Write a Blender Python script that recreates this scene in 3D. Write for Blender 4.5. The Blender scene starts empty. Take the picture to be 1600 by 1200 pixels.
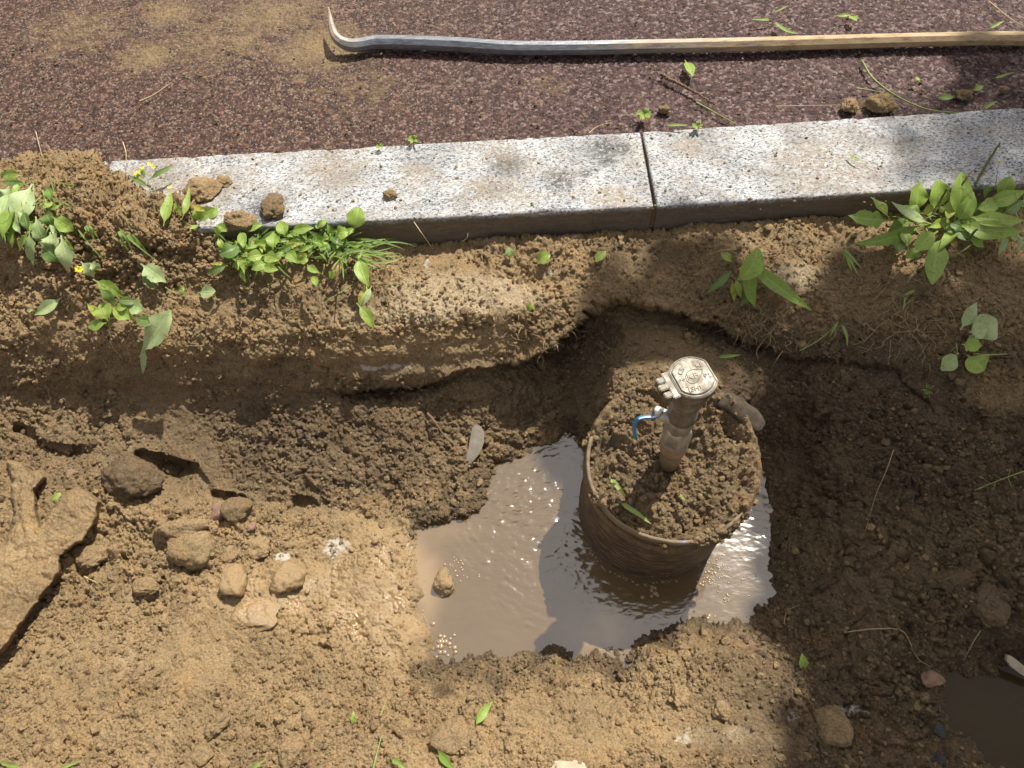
import bpy, bmesh, math, random
import numpy as np
from mathutils import Vector, Matrix

# ------------------------------------------------------------------ camera, world, sun, exposure
scene = bpy.context.scene
PITCH, ROLL, YAW = 58.0, -5.25, 2.75
CAM = np.array([-0.2571, -1.0097, 1.0])
FPX = 1120.0                                   # focal length in photo pixels (1600 wide)
cam_data = bpy.data.cameras.new("camera")
cam = bpy.data.objects.new("camera", cam_data)
scene.collection.objects.link(cam)
cam_data.sensor_width = 36.0
cam_data.lens = FPX * 36.0 / 1600.0
cam_data.clip_start = 0.01
cam_data.clip_end = 500.0
CR = (Matrix.Rotation(math.radians(YAW), 3, 'Z') @ Matrix.Rotation(math.radians(90 - PITCH), 3, 'X')
      @ Matrix.Rotation(math.radians(ROLL), 3, 'Z'))
cam.matrix_world = Matrix.Translation(Vector(CAM)) @ CR.to_4x4()
scene.camera = cam
R = np.array(CR)

SUN_EL, SUN_AZ = 56.0, 38.0                    # azimuth from +Y towards +X
sdir = np.array([math.cos(math.radians(SUN_EL)) * math.sin(math.radians(SUN_AZ)),
                 math.cos(math.radians(SUN_EL)) * math.cos(math.radians(SUN_AZ)),
                 math.sin(math.radians(SUN_EL))])
world = bpy.data.worlds.new("World")
scene.world = world
world.use_nodes = True
wn = world.node_tree.nodes; wl = world.node_tree.links
bg = wn["Background"]
sky = wn.new("ShaderNodeTexSky")
sky.sky_type = 'NISHITA'; sky.sun_disc = False
sky.sun_elevation = math.radians(SUN_EL); sky.sun_rotation = math.radians(SUN_AZ)
sky.air_density = 1.0; sky.dust_density = 4.0; sky.ozone_density = 1.0
tc = wn.new("ShaderNodeTexCoord"); cn = wn.new("ShaderNodeTexNoise"); cn.inputs["Scale"].default_value = 2.2; cn.inputs["Detail"].default_value = 5
wl.new(tc.outputs["Generated"], cn.inputs["Vector"])
cr_ = wn.new("ShaderNodeValToRGB"); cr_.color_ramp.elements[0].position = .40; cr_.color_ramp.elements[1].position = .62; wl.new(cn.outputs[0], cr_.inputs[0])
cm = wn.new("ShaderNodeMix"); cm.data_type = 'RGBA'; wl.new(cr_.outputs[0], cm.inputs[0]); wl.new(sky.outputs[0], cm.inputs[6]); cm.inputs[7].default_value = (8.5, 8.3, 8.2, 1)
# bright unseen cloud added high ahead for the water to reflect as sheen
vm = wn.new("ShaderNodeVectorMath"); vm.operation = 'DOT_PRODUCT'; wl.new(tc.outputs["Generated"], vm.inputs[0]); vm.inputs[1].default_value = Vector((-.10, .36, .93)).normalized()
ad = wn.new("ShaderNodeMath"); ad.operation = 'MULTIPLY_ADD'; wl.new(cn.outputs[0], ad.inputs[0]); ad.inputs[1].default_value = .14; wl.new(vm.outputs["Value"], ad.inputs[2])
cr2 = wn.new("ShaderNodeValToRGB"); cr2.color_ramp.elements[0].position = .945; cr2.color_ramp.elements[1].position = 1.0; wl.new(ad.outputs[0], cr2.inputs[0])
c2_ = wn.new("ShaderNodeMix"); c2_.data_type = 'RGBA'; wl.new(cr2.outputs[0], c2_.inputs[0]); wl.new(cm.outputs[2], c2_.inputs[6]); c2_.inputs[7].default_value = (14.5, 14.2, 14.4, 1)
wl.new(c2_.outputs[2], bg.inputs[0])
bg.inputs[1].default_value = 0.056
sd = bpy.data.lights.new("sun", 'SUN')
sd.energy = 5.0; sd.angle = math.radians(0.53); sd.color = (1.0, 0.96, 0.87)
sun = bpy.data.objects.new("sun", sd); scene.collection.objects.link(sun)
sun.rotation_euler = Vector(sdir).to_track_quat('Z', 'Y').to_euler()
sun.location = (2, 2, 4)
scene.view_settings.view_transform = 'Standard'
scene.view_settings.look = 'None'
scene.view_settings.gamma = 1.0
scene.view_settings.exposure = 0.62

rnd = random.Random(7)
nr = np.random.RandomState(11)

# ------------------------------------------------------------------ projection helpers (photo pixel -> world)
def rays(u, v):
    u = np.asarray(u, float); v = np.asarray(v, float)
    d = np.stack([(u - 800) / FPX, -(v - 600) / FPX, -np.ones_like(u)], -1)
    return d @ R.T
def W(u, v, z):
    d = rays(u, v)
    t = (CAM[2] - np.asarray(z, float)) / -d[..., 2]
    return CAM + d * t[..., None]
def proj(P):
    q = (np.asarray(P, float) - CAM) @ R
    return 800 + FPX * q[..., 0] / -q[..., 2], 600 - FPX * q[..., 1] / -q[..., 2]
def depth(P):
    return -((np.asarray(P, float) - CAM) @ R)[..., 2]

# ------------------------------------------------------------------ numpy noise
def _hash(ix, iy, iz, seed):
    h = (ix.astype(np.int64) * 374761393 + iy.astype(np.int64) * 668265263 + iz.astype(np.int64) * 2147483647 + seed * 974711) & 0xffffffff
    h = ((h ^ (h >> 13)) * 1274126177) & 0xffffffff
    h = ((h ^ (h >> 16)) * 2246822519) & 0xffffffff
    return (h ^ (h >> 15)) & 0xffffffff
def _r(h, k):
    return (((h * (2654435761 + 2 * k * 40503)) & 0xffffffff) >> 8).astype(np.float32) / 16777216.0
def vnoise(P, s, seed=0):
    """smooth value noise, -1..1"""
    Q = P * s; I = np.floor(Q); f = (Q - I).astype(np.float32); f = f * f * (3 - 2 * f)
    I = I.astype(np.int64); out = 0
    for dx in (0, 1):
        for dy in (0, 1):
            for dz in (0, 1):
                w = (f[:, 0] if dx else 1 - f[:, 0]) * (f[:, 1] if dy else 1 - f[:, 1]) * (f[:, 2] if dz else 1 - f[:, 2])
                out = out + w * _r(_hash(I[:, 0] + dx, I[:, 1] + dy, I[:, 2] + dz, seed), 0)
    return out * 2 - 1
def fbm(P, s, n=4, seed=0, g=0.5):
    a = 1.0; o = 0; t = 0
    for k in range(n):
        o = o + a * vnoise(P, s * 2.03 ** k, seed + k); t += a; a *= g
    return o / t
def worley(P, s, seed=0):
    """F1, F2 and a random number of the nearest cell"""
    Q = (P * s).astype(np.float32); I = np.floor(Q).astype(np.int64); f = Q - I
    F1 = np.full(len(P), 9.0, np.float32); F2 = F1.copy(); ID = np.zeros(len(P), np.float32)
    for dx in (-1, 0, 1):
        for dy in (-1, 0, 1):
            for dz in (-1, 0, 1):
                h = _hash(I[:, 0] + dx, I[:, 1] + dy, I[:, 2] + dz, seed)
                d = (dx + _r(h, 1) - f[:, 0]) ** 2 + (dy + _r(h, 2) - f[:, 1]) ** 2 + (dz + _r(h, 3) - f[:, 2]) ** 2
                m = d < F1
                F2 = np.where(m, F1, np.minimum(F2, d)); F1 = np.where(m, d, F1); ID = np.where(m, _r(h, 4), ID)
    return np.sqrt(F1), np.sqrt(F2), ID
def billow(P, s, n=5, seed=0, g=.6, warp=.25):
    """cauliflower lumps with sharp creases, 0..1"""
    w = np.stack([vnoise(P, s * .9, seed + 70), vnoise(P, s * .9, seed + 71), vnoise(P, s * .9, seed + 72)], -1) * (warp / s)
    Q = P + w; a = 1.0; o = 0; t = 0
    for k in range(n):
        F1, F2, ID = worley(Q, s * 2.0 ** k, seed + k) if k < 3 else (None, None, None)
        if F1 is not None: x = np.clip(1 - F1 * F1 * 1.1, 0, 1) * (.55 + .45 * ID)
        else: x = np.abs(vnoise(Q, s * 2.1 ** k, seed + k)) ** .7
        o = o + a * x; t += a; a *= g
    return o / t
def sstep(a, b, x):
    t = np.clip((x - a) / (b - a), 0, 1); return t * t * (3 - 2 * t)
def clods(P, s, seed, warp=0.35):
    """lumpy crumbs 0..1"""
    w = np.stack([vnoise(P, s * 1.3, seed + 50), vnoise(P, s * 1.3, seed + 51), vnoise(P, s * 1.3, seed + 52)], -1) * (warp / s)
    F1, F2, ID = worley(P + w, s, seed)
    return np.sqrt(np.clip(1 - (F1 / 0.75) ** 2, 0, 1)) * (0.25 + 0.75 * ID), F2 - F1, ID

# ------------------------------------------------------------------ object helpers
C = scene.collection
def obj(name, me, mat, parent=None):
    o = bpy.data.objects.new(name, me); C.objects.link(o)
    if mat is not None:
        for m in (mat if isinstance(mat, (list, tuple)) else [mat]): me.materials.append(m)
    if parent is not None: o.parent = parent; o.matrix_parent_inverse = Matrix.Identity(4)
    return o
def tag(o, label=None, cat=None, group=None, kind=None):
    if label: o["label"] = label
    if cat: o["category"] = cat
    if group: o["group"] = group
    if kind: o["kind"] = kind
    return o
def grid_mesh(name, V, nu, nv, smooth=True, attrs=None, uv=None):
    """V (nv*nu,3) row-major"""
    me = bpy.data.meshes.new(name)
    i = (np.arange(nv - 1)[:, None] * nu + np.arange(nu - 1)[None, :]).ravel()
    F = np.stack([i, i + nu, i + nu + 1, i + 1], -1)
    me.vertices.add(len(V)); me.vertices.foreach_set("co", np.ascontiguousarray(V, np.float32).ravel())
    me.loops.add(F.size); me.loops.foreach_set("vertex_index", F.astype(np.int32).ravel())
    me.polygons.add(len(F)); me.polygons.foreach_set("loop_start", np.arange(0, F.size, 4, dtype=np.int32))
    me.polygons.foreach_set("loop_total", np.full(len(F), 4, np.int32))
    me.polygons.foreach_set("use_smooth", np.full(len(F), smooth))
    me.update(calc_edges=True)
    for k, a in (attrs or {}).items():
        at = me.attributes.new(k, 'FLOAT', 'POINT'); at.data.foreach_set("value", np.ascontiguousarray(a, np.float32))
    return me
def raw_mesh(name, V, F, smooth=True, attrs=None, uv=None):
    me = bpy.data.meshes.new(name)
    me.from_pydata([tuple(p) for p in V], [], [tuple(int(q) for q in f) for f in F])
    me.polygons.foreach_set("use_smooth", np.full(len(me.polygons), smooth))
    for k, a in (attrs or {}).items():
        at = me.attributes.new(k, 'FLOAT', 'POINT'); at.data.foreach_set("value", np.ascontiguousarray(a, np.float32))
    if uv is not None:
        l = me.uv_layers.new(name="UVMap"); idx = np.zeros(len(me.loops), np.int32); me.loops.foreach_get("vertex_index", idx)
        l.data.foreach_set("uv", np.ascontiguousarray(np.asarray(uv, np.float32)[idx]).ravel())
    me.update(); return me
class MB:
    """collects pieces of ONE mesh"""
    def __init__(s): s.V = []; s.F = []; s.UV = []; s.T = []
    def add(s, V, F, uv=None, t=0.5):
        o = len(s.V); V = [tuple(map(float, p)) for p in V]; s.V += V; s.F += [tuple(q + o for q in f) for f in F]
        s.UV += list(uv) if uv is not None else [(0.5, 0.5)] * len(V); s.T += [t] * len(V)
    def build(s, name, mat, parent=None, smooth=True):
        o = obj(name, raw_mesh(name, s.V, s.F, smooth, {"tone": s.T}, s.UV), mat, parent); return o
def tube(mb, pts, rad, n=6, t=0.5, cap=True):
    pts = [np.array(p, float) for p in pts]; V = []; F = []
    m = len(pts); rr = rad if hasattr(rad, '__len__') else [rad] * m
    prev = None
    for i, p in enumerate(pts):
        d = pts[min(i + 1, m - 1)] - pts[max(i - 1, 0)]; d = d / (np.linalg.norm(d) + 1e-9)
        a = np.cross(d, [0, 0, 1.0]) if prev is None else prev - d * np.dot(prev, d)
        if np.linalg.norm(a) < 1e-4: a = np.cross(d, [0, 1.0, 0])
        a = a / np.linalg.norm(a); b = np.cross(d, a); prev = a
        for k in range(n):
            an = 2 * math.pi * k / n; V.append(p + (a * math.cos(an) + b * math.sin(an)) * rr[i])
    for i in range(m - 1):
        for k in range(n):
            F.append((i * n + k, i * n + (k + 1) % n, (i + 1) * n + (k + 1) % n, (i + 1) * n + k))
    if cap: F.append(tuple(range(n))[::-1]); F.append(tuple((m - 1) * n + k for k in range(n)))
    mb.add(V, F, [(0.5, i / max(1, m - 1)) for i in range(m) for _ in range(n)], t)
def spline(pts, n):
    pts = [np.array(p, float) for p in pts]
    if len(pts) < 3: return [pts[0] + (pts[-1] - pts[0]) * k / (n - 1) for k in range(n)]
    out = []; m = len(pts) - 1
    for k in range(n):
        x = k / (n - 1) * m; i = min(int(x), m - 1); f = x - i
        p0 = pts[max(i - 1, 0)]; p1 = pts[i]; p2 = pts[i + 1]; p3 = pts[min(i + 2, m)]
        out.append(0.5 * (2 * p1 + (p2 - p0) * f + (2 * p0 - 5 * p1 + 4 * p2 - p3) * f * f + (3 * p1 - p0 - 3 * p2 + p3) * f ** 3))
    return out

# ------------------------------------------------------------------ material helpers
class NT:
    def __init__(s, name):
        s.m = bpy.data.materials.new(name); s.m.use_nodes = True; s.t = s.m.node_tree
        s.n = s.t.nodes; s.l = s.t.links; s.b = s.n["Principled BSDF"]; s.out = s.n["Material Output"]
    def node(s, ty, **k):
        x = s.n.new(ty)
        for a, b in k.items(): setattr(x, a, b)
        return x
    def put(s, sock, v):
        if isinstance(v, bpy.types.NodeSocket): s.l.new(v, sock)
        elif v is not None:
            if isinstance(v, (tuple, list)) and len(v) == 3 and sock.type == 'RGBA': v = (*v, 1)
            sock.default_value = v
    def pos(s): return s.node("ShaderNodeNewGeometry").outputs["Position"]
    def objc(s): return s.node("ShaderNodeTexCoord").outputs["Object"]
    def mapv(s, v, sc=(1, 1, 1), rot=(0, 0, 0)):
        x = s.node("ShaderNodeMapping"); s.put(x.inputs[0], v); x.inputs["Scale"].default_value = sc; x.inputs["Rotation"].default_value = rot; return x.outputs[0]
    def noise(s, v, sc, det=4, rough=0.6, dist=0.0):
        x = s.node("ShaderNodeTexNoise"); s.put(x.inputs["Vector"], v); x.inputs["Scale"].default_value = sc
        x.inputs["Detail"].default_value = det; x.inputs["Roughness"].default_value = rough; x.inputs["Distortion"].default_value = dist; return x.outputs[0]
    def voro(s, v, sc, feat='F1', out="Distance", rand=1.0):
        x = s.node("ShaderNodeTexVoronoi", feature=feat); s.put(x.inputs["Vector"], v); x.inputs["Scale"].default_value = sc
        x.inputs["Randomness"].default_value = rand; return x.outputs[out]
    def ramp(s, f, stops, interp='LINEAR'):
        x = s.node("ShaderNodeValToRGB"); s.put(x.inputs[0], f); e = x.color_ramp.elements; x.color_ramp.interpolation = interp
        while len(e) < len(stops): e.new(0.5)
        for q, (p, c) in zip(e, stops):
            q.position = p; q.color = (c, c, c, 1) if not hasattr(c, '__len__') else (*c, 1)
        return x.outputs[0]
    def mix(s, f, a, b, mode='MIX'):
        x = s.node("ShaderNodeMix", data_type='RGBA', blend_type=mode); s.put(x.inputs[0], f); s.put(x.inputs[6], a); s.put(x.inputs[7], b); return x.outputs[2]
    def math(s, op, a, b=0.0, c=None):
        x = s.node("ShaderNodeMath", operation=op); s.put(x.inputs[0], a); s.put(x.inputs[1], b)
        if c is not None: s.put(x.inputs[2], c)
        return x.outputs[0]
    def attr(s, n): return s.node("ShaderNodeAttribute", attribute_name=n).outputs["Fac"]
    def bump(s, h, st, dist=0.002, nrm=None):
        x = s.node("ShaderNodeBump"); s.put(x.inputs["Height"], h); s.put(x.inputs["Strength"], st); x.inputs["Distance"].default_value = dist
        if nrm is not None: s.put(x.inputs["Normal"], nrm)
        return x.outputs[0]
    def set(s, **k):
        for a, v in k.items(): s.put(s.b.inputs[a.replace("_", " ")], v)
        return s.m

def make_soil(name, dry=(0.305, 0.214, 0.114), damp=(0.128, 0.091, 0.056), wetattr=True):
    t = NT(name); p = t.pos()
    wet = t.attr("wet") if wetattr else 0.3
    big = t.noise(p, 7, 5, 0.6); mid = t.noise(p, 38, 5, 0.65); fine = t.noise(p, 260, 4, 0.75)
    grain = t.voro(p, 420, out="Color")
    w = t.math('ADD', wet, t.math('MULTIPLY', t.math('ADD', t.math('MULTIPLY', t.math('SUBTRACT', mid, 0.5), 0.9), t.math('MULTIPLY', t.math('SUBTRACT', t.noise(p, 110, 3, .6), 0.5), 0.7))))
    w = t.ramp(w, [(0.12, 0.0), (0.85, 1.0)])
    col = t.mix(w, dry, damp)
    v1 = t.ramp(big, [(0.3, 0.80), (0.7, 1.15)])
    col = t.mix(1.0, col, v1, 'MULTIPLY')
    col = t.mix(t.ramp(t.noise(p, 21, 3, 0.6), [(0.45, 0.0), (0.75, 0.45)]), col, t.mix(w, (0.43, 0.26, 0.12), (0.15, 0.085, 0.04)))
    v2 = t.ramp(fine, [(0.25, 0.50), (0.5, 1.0), (0.78, 1.5)])
    col = t.mix(0.9, col, v2, 'MULTIPLY')
    gr = t.node("ShaderNodeSeparateColor"); t.put(gr.inputs[0], grain)
    dark = t.ramp(gr.outputs[0], [(0.90, 0.0), (0.95, 1.0)])
    col = t.mix(t.math('MULTIPLY', dark, 0.4), col, (0.05, 0.035, 0.025))
    lite = t.ramp(gr.outputs[1], [(0.94, 0.0), (0.97, 1.0)])
    col = t.mix(t.math('MULTIPLY', lite, 0.28), col, (0.42, 0.34, 0.24))
    pale = t.attr("pale")
    pm = t.ramp(t.math('ADD', pale, t.math('MULTIPLY', t.math('SUBTRACT', t.noise(p, 70, 5, 0.7), 0.5), 1.1)), [(0.5, 0.0), (0.62, 1.0)])
    col = t.mix(pm, col, (0.50, 0.45, 0.38))
    mud = t.attr("mud")
    col = t.mix(t.math('MULTIPLY', mud, 0.85), col, t.mix(t.noise(p, 30, 4, 0.6), (0.185, 0.110, 0.038), (0.27, 0.168, 0.066)))
    sand = t.attr("sand"); col = t.mix(t.ramp(t.math('ADD', sand, t.math('MULTIPLY', t.math('SUBTRACT', t.noise(p, 24, 5, .65), .5), .9)), [(.35, 0.0), (.8, .85)]), col, t.mix(1.0, (0.43, 0.335, 0.215), v2, 'MULTIPLY'))
    rough = t.math('SUBTRACT', 0.95, t.math('MULTIPLY', w, 0.22))
    rough = t.math('SUBTRACT', rough, t.math('MULTIPLY', mud, 0.85))
    h = t.math('ADD', t.math('MULTIPLY', fine, 1.0), t.math('MULTIPLY', t.noise(p, 700, 3, 0.8), 0.4))
    st = t.math('SUBTRACT', 0.9, t.math('MULTIPLY', mud, 0.6))
    return t.set(Base_Color=col, Roughness=rough, Normal=t.bump(h, st, 0.0055), **{"Specular IOR Level": t.math('ADD', 0.12, t.math('MULTIPLY', mud, .7))})
M_SOIL = make_soil("soil")

def simple(name, c, rough=0.7, var=0.35, sc=60, bump=0.3, spec=0.3, metal=0.0):
    t = NT(name); p = t.pos(); n = t.noise(p, sc, 5, 0.65)
    col = t.mix(1.0, c, t.ramp(n, [(0.2, 1 - var), (0.8, 1 + var)]), 'MULTIPLY')
    return t.set(Base_Color=col, Roughness=rough, Metallic=metal, Normal=t.bump(t.noise(p, sc * 5, 4, 0.7), bump, 0.0015), **{"Specular IOR Level": spec})

def leafmat(name, a, b, spot=0.0, transl=0.32):
    t = NT(name); uvn = t.node("ShaderNodeUVMap"); sx = t.node("ShaderNodeSeparateXYZ"); t.put(sx.inputs[0], uvn.outputs[0])
    tone = t.attr("tone"); p = t.pos()
    f = t.math('ADD', tone, t.math('MULTIPLY', t.math('SUBTRACT', t.noise(p, 90, 3), 0.5), 0.6))
    col = t.mix(f, a, b)
    ax = t.math('ABSOLUTE', t.math('SUBTRACT', sx.outputs[0], 0.5))
    mid = t.ramp(ax, [(0.02, 1.0), (0.07, 0.0)])
    vv = t.math('ADD', t.math('MULTIPLY', sx.outputs[1], 9.0), t.math('MULTIPLY', ax, -5.0))
    vein = t.ramp(t.math('PINGPONG', vv, 0.5), [(0.0, 0.5), (0.08, 0.0)])
    col = t.mix(t.math('MULTIPLY', t.math('MAXIMUM', mid, vein), 0.45), col, (0.42, 0.50, 0.18))
    if spot > 0:
        sp = t.ramp(t.noise(p, 160, 4, 0.7), [(0.60 - spot * 0.2, 0.0), (0.72 - spot * 0.2, 0.8)])
        col = t.mix(sp, col, (0.14, 0.10, 0.045))
    dust = t.ramp(t.noise(p, 60, 5, .7), [(.52, 0.0), (.75, .55)]); col = t.mix(dust, col, (.27, .21, .12))
    t.set(Base_Color=col, Roughness=0.48, Normal=t.bump(t.math('MAXIMUM', mid, vein), 0.4, 0.0008), **{"Specular IOR Level": 0.4})
    tr = t.node("ShaderNodeBsdfTranslucent"); t.put(tr.inputs[0], t.mix(0.5, col, (0.35, 0.55, 0.04)))
    ms = t.node("ShaderNodeMixShader"); ms.inputs[0].default_value = transl
    t.l.new(t.b.outputs[0], ms.inputs[1]); t.l.new(tr.outputs[0], ms.inputs[2]); t.l.new(ms.outputs[0], t.out.inputs[0])
    return t.m
M_LEAF = leafmat("leaf_fresh", (0.14, 0.25, 0.035), (0.29, 0.40, 0.07), 0.25)
M_LEAFP = leafmat("leaf_underside", (0.24, 0.34, 0.13), (0.36, 0.43, 0.20), 0.15, 0.2)
M_LEAFD = leafmat("leaf_deep", (0.06, 0.13, 0.03), (0.13, 0.22, 0.05), 0.3)
M_LEAFY = leafmat("leaf_yellowing", (0.34, 0.40, 0.06), (0.50, 0.42, 0.07), 0.5)
M_LEAFB = leafmat("leaf_withered", (0.42, 0.22, 0.05), (0.38, 0.27, 0.13), 0.6, 0.15)
M_GRASS = leafmat("grass_blade", (0.12, 0.22, 0.04), (0.27, 0.36, 0.09), 0.0)
M_STEM = simple("green_stem", (0.20, 0.24, 0.07), 0.6)
M_ROOT = simple("root_fibre", (0.36, 0.26, 0.15), 0.85, 0.4, 200)
M_STRAW = simple("dry_straw", (0.45, 0.36, 0.18), 0.7)
M_FLOWER = simple("yellow_petals", (0.75, 0.62, 0.04), 0.6)
M_SEED = simple("seed_head", (0.10, 0.11, 0.035), 0.8, 0.6, 400, 0.9)
M_TWIG = simple("bark", (0.16, 0.105, 0.065), 0.9, 0.5, 150, 0.8)

# ------------------------------------------------------------------ the dug ground, one sheet with wall, ledge and hollows
def rbf(points, step=10.0):
    P = np.array(points, float); X = P[:, :2] / 1000.0; z = P[:, 2]
    def K(A, B):
        r2 = ((A[:, None, :] - B[None, :, :]) ** 2).sum(-1); return 0.5 * r2 * np.log(r2 + 1e-12)
    n = len(X); A = np.zeros((n + 3, n + 3)); A[:n, :n] = K(X, X) + np.eye(n) * 2e-4
    A[:n, n] = 1; A[:n, n + 1:] = X; A[n, :n] = 1; A[n + 1:, :n] = X.T
    w = np.linalg.solve(A, np.concatenate([z, np.zeros(3)]))
    gu = np.arange(-900, 2601, step); gv = np.arange(100, 1801, step)
    U, V = np.meshgrid(gu, gv); Q = np.stack([U.ravel(), V.ravel()], -1) / 1000.0
    G = (K(Q, X) @ w[:n] + w[n] + Q @ w[n + 1:]).reshape(U.shape)
    def f(u, v):
        x = np.clip((np.asarray(u, float) + 900) / step, 0, len(gu) - 1.001); y = np.clip((np.asarray(v, float) - 100) / step, 0, len(gv) - 1.001)
        i = x.astype(int); j = y.astype(int); a = x - i; b = y - j
        return (G[j, i] * (1 - a) * (1 - b) + G[j, i + 1] * a * (1 - b) + G[j + 1, i] * (1 - a) * b + G[j + 1, i + 1] * a * b)
    return f
ZW = -0.34
shore = [(905, 676), (870, 682), (838, 698), (808, 726), (772, 760), (748, 790), (700, 812), (660, 822), (646, 850), (648, 880),
         (662, 912), (660, 950), (668, 985), (692, 1019), (760, 1018), (850, 1015), (940, 1028), (968, 1010), (1030, 985),
         (1090, 968), (1140, 975), (1190, 952), (1207, 900), (1209, 850), (1203, 800), (1198, 750)]
shared = [(-700, 560, -.10), (-300, 560, -.12), (0, 545, -.115), (200, 545, -.12), (400, 552, -.125), (-300, 640, -.22), (0, 600, -.19), (200, 595, -.20), (350, 592, -.20), (0, 645, -.23), (100, 572, -.155), (300, 572, -.16),
          (100, 650, -.245), (300, 640, -.245), (450, 590, -.19), (480, 650, -.25), (100, 500, -.085), (300, 510, -.10)]
ptsU = shared + [(570, 392, -.062), (750, 396, -.065), (1000, 388, -.065), (1150, 372, -.06), (1350, 348, -.055), (1600, 330, -.055), (2000, 300, -.05), (2300, 300, -.05),
        (400, 400, -.045), (450, 450, -.068), (700, 450, -.078), (900, 430, -.072), (1000, 430, -.078), (600, 515, -.10), (700, 515, -.10), (500, 520, -.10), (520, 560, -.14),
        (830, 500, -.10), (870, 530, -.13), (640, 600, -.205), (580, 600, -.20), (700, 560, -.15), (760, 566, -.17), (800, 530, -.125), (950, 455, -.09), (1200, 440, -.078), (1100, 470, -.10), (1180, 520, -.14),
        (1250, 550, -.16), (1400, 480, -.085), (1330, 560, -.16), (1430, 580, -.15), (1550, 550, -.095), (1550, 640, -.15), (1600, 450, -.07), (1700, 640, -.14), (2000, 600, -.12),
        (60, 255, .025), (130, 240, .035), (190, 275, .015), (130, 300, .05), (60, 330, .02), (200, 345, .028), (230, 300, .025), (300, 360, .0), (330, 340, .0), (0, 300, .03), (-100, 270, .03), (-500, 300, .0), (0, 372, .018), (100, 372, .018), (200, 385, .010), (-200, 360, .02), (-500, 360, .02), (270, 375, .004),
        (0, 415, -.025), (100, 430, -.03), (200, 440, -.045), (300, 440, -.055), (0, 470, -.075), (350, 420, -.04)]
ptsM = shared + [(560, 640, -.24), (620, 625, -.235), (700, 605, -.225), (300, 690, -.265), (100, 690, -.255), (0, 665, -.24), (400, 700, -.28), (400, 765, -.30), (500, 720, -.285), (500, 780, -.315), (600, 760, -.305), (600, 805, -.325),
        (650, 700, -.285), (700, 640, -.26), (700, 760, -.32), (740, 700, -.30), (800, 620, -.26), (800, 680, -.31), (850, 600, -.265), (870, 650, -.315), (890, 590, -.25), (905, 640, -.30),
        (930, 520, -.20), (930, 490, -.16), (1000, 500, -.155), (1100, 530, -.165), (1000, 560, -.125), (955, 580, -.130), (950, 620, -.125), (1050, 600, -.082), (1000, 612, -.085), (955, 632, -.098), (1105, 605, -.095), (1120, 590, -.125),
        (1180, 580, -.19), (1215, 640, -.27), (1215, 700, -.315), (1230, 760, -.32), (1255, 700, -.29), (1260, 600, -.21), (1300, 640, -.215), (1285, 740, -.255), (1400, 640, -.19), (1400, 600, -.175), (1500, 680, -.175), (1600, 680, -.16), (1300, 800, -.26), (1400, 800, -.23),
        (1300, 900, -.285), (1500, 850, -.20), (1600, 900, -.20), (1700, 900, -.18), (2100, 800, -.14), (1300, 1000, -.30), (1420, 1000, -.275), (1600, 985, -.25), (1350, 1150, -.30), (1440, 1150, -.32),
        (1250, 1050, -.285), (1200, 1010, -.315), (1000, 1060, -.29), (800, 1060, -.305), (1150, 1050, -.27), (700, 1080, -.305), (900, 1150, -.275), (1150, 1150, -.27), (600, 1150, -.285), (600, 1060, -.32),
        (300, 1150, -.27), (0, 1150, -.26), (900, 1400, -.25), (300, 1400, -.25), (1500, 1400, -.28), (1900, 1300, -.25), (-400, 1200, -.24), (-700, 900, -.2), (-300, 800, -.24), (900, 1750, -.25), (-600, 1700, -.25), (2300, 1700, -.2)]
lowL = [(268, 740, -.325), (238, 716, -.285), (305, 742, -.295), (262, 770, -.292), (0, 1050, -.275), (300, 1040, -.295), (500, 1010, -.32), (600, 1010, -.325), (600, 900, -.318), (500, 880, -.318), (400, 860, -.305), (300, 820, -.292), (200, 790, -.285), (100, 790, -.28),
        (0, 850, -.27), (560, 840, -.318), (450, 810, -.31), (200, 930, -.295), (400, 960, -.31), (540, 950, -.312), (0, 740, -.27), (200, 735, -.275), (320, 775, -.295), (1500, 1095, -.345), (1490, 1060, -.33)]
cx = np.mean([p[0] for p in shore]); cy = np.mean([p[1] for p in shore])
for (a, b) in shore:
    d = np.array([a - 900, b - 850.0]); d /= np.linalg.norm(d)
    ptsM.append((a + 14 * d[0], b + 14 * d[1], ZW + .010)); ptsM.append((a - 14 * d[0], b - 14 * d[1], ZW - .010))
for q in ((800, 900), (1000, 960), (760, 850), (860, 760), (1150, 870), (900, 860), (1000, 800), (1080, 780), (1000, 700)): ptsM.append((*q, -.41))
pud = [(1600, 1048), (1570, 1050), (1540, 1056), (1508, 1066), (1486, 1080), (1477, 1100), (1485, 1122), (1505, 1150), (1540, 1180), (1578, 1205), (1640, 1240)]
ZP = -.33
for (a, b) in pud:
    d = np.array([a - 1620, b - 1130.0]); d /= np.linalg.norm(d)
    ptsM.append((a + 14 * d[0], b + 14 * d[1], ZP + .014)); ptsM.append((a - 12 * d[0], b - 12 * d[1], ZP - .012))
ptsM += [(1600, 1120, -.38), (1570, 1130, -.38), (1700, 1130, -.37), (1560, 1010, -.275)]
fU = rbf(ptsU); fM = rbf(ptsM + lowL[-2:]); 
fL = rbf([p for p in ptsM if not (p[0] < 610 and 655 < p[1] < 812)] + lowL)
def pl(pts):
    x = [p[0] for p in pts]; y = [p[1] for p in pts]; return lambda u: np.interp(u, x, y)
A_line = pl([(-900, 590), (0, 600), (300, 600), (480, 600), (520, 603), (570, 608), (640, 605), (700, 588), (760, 572), (820, 562), (868, 550), (895, 515), (922, 478), (950, 464), (1000, 468), (1050, 480), (1100, 503), (1160, 530),
             (1210, 550), (1280, 560), (1340, 566), (1400, 578), (1435, 605), (1460, 640), (1500, 652), (1600, 656), (1750, 662), (2600, 640)])
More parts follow.
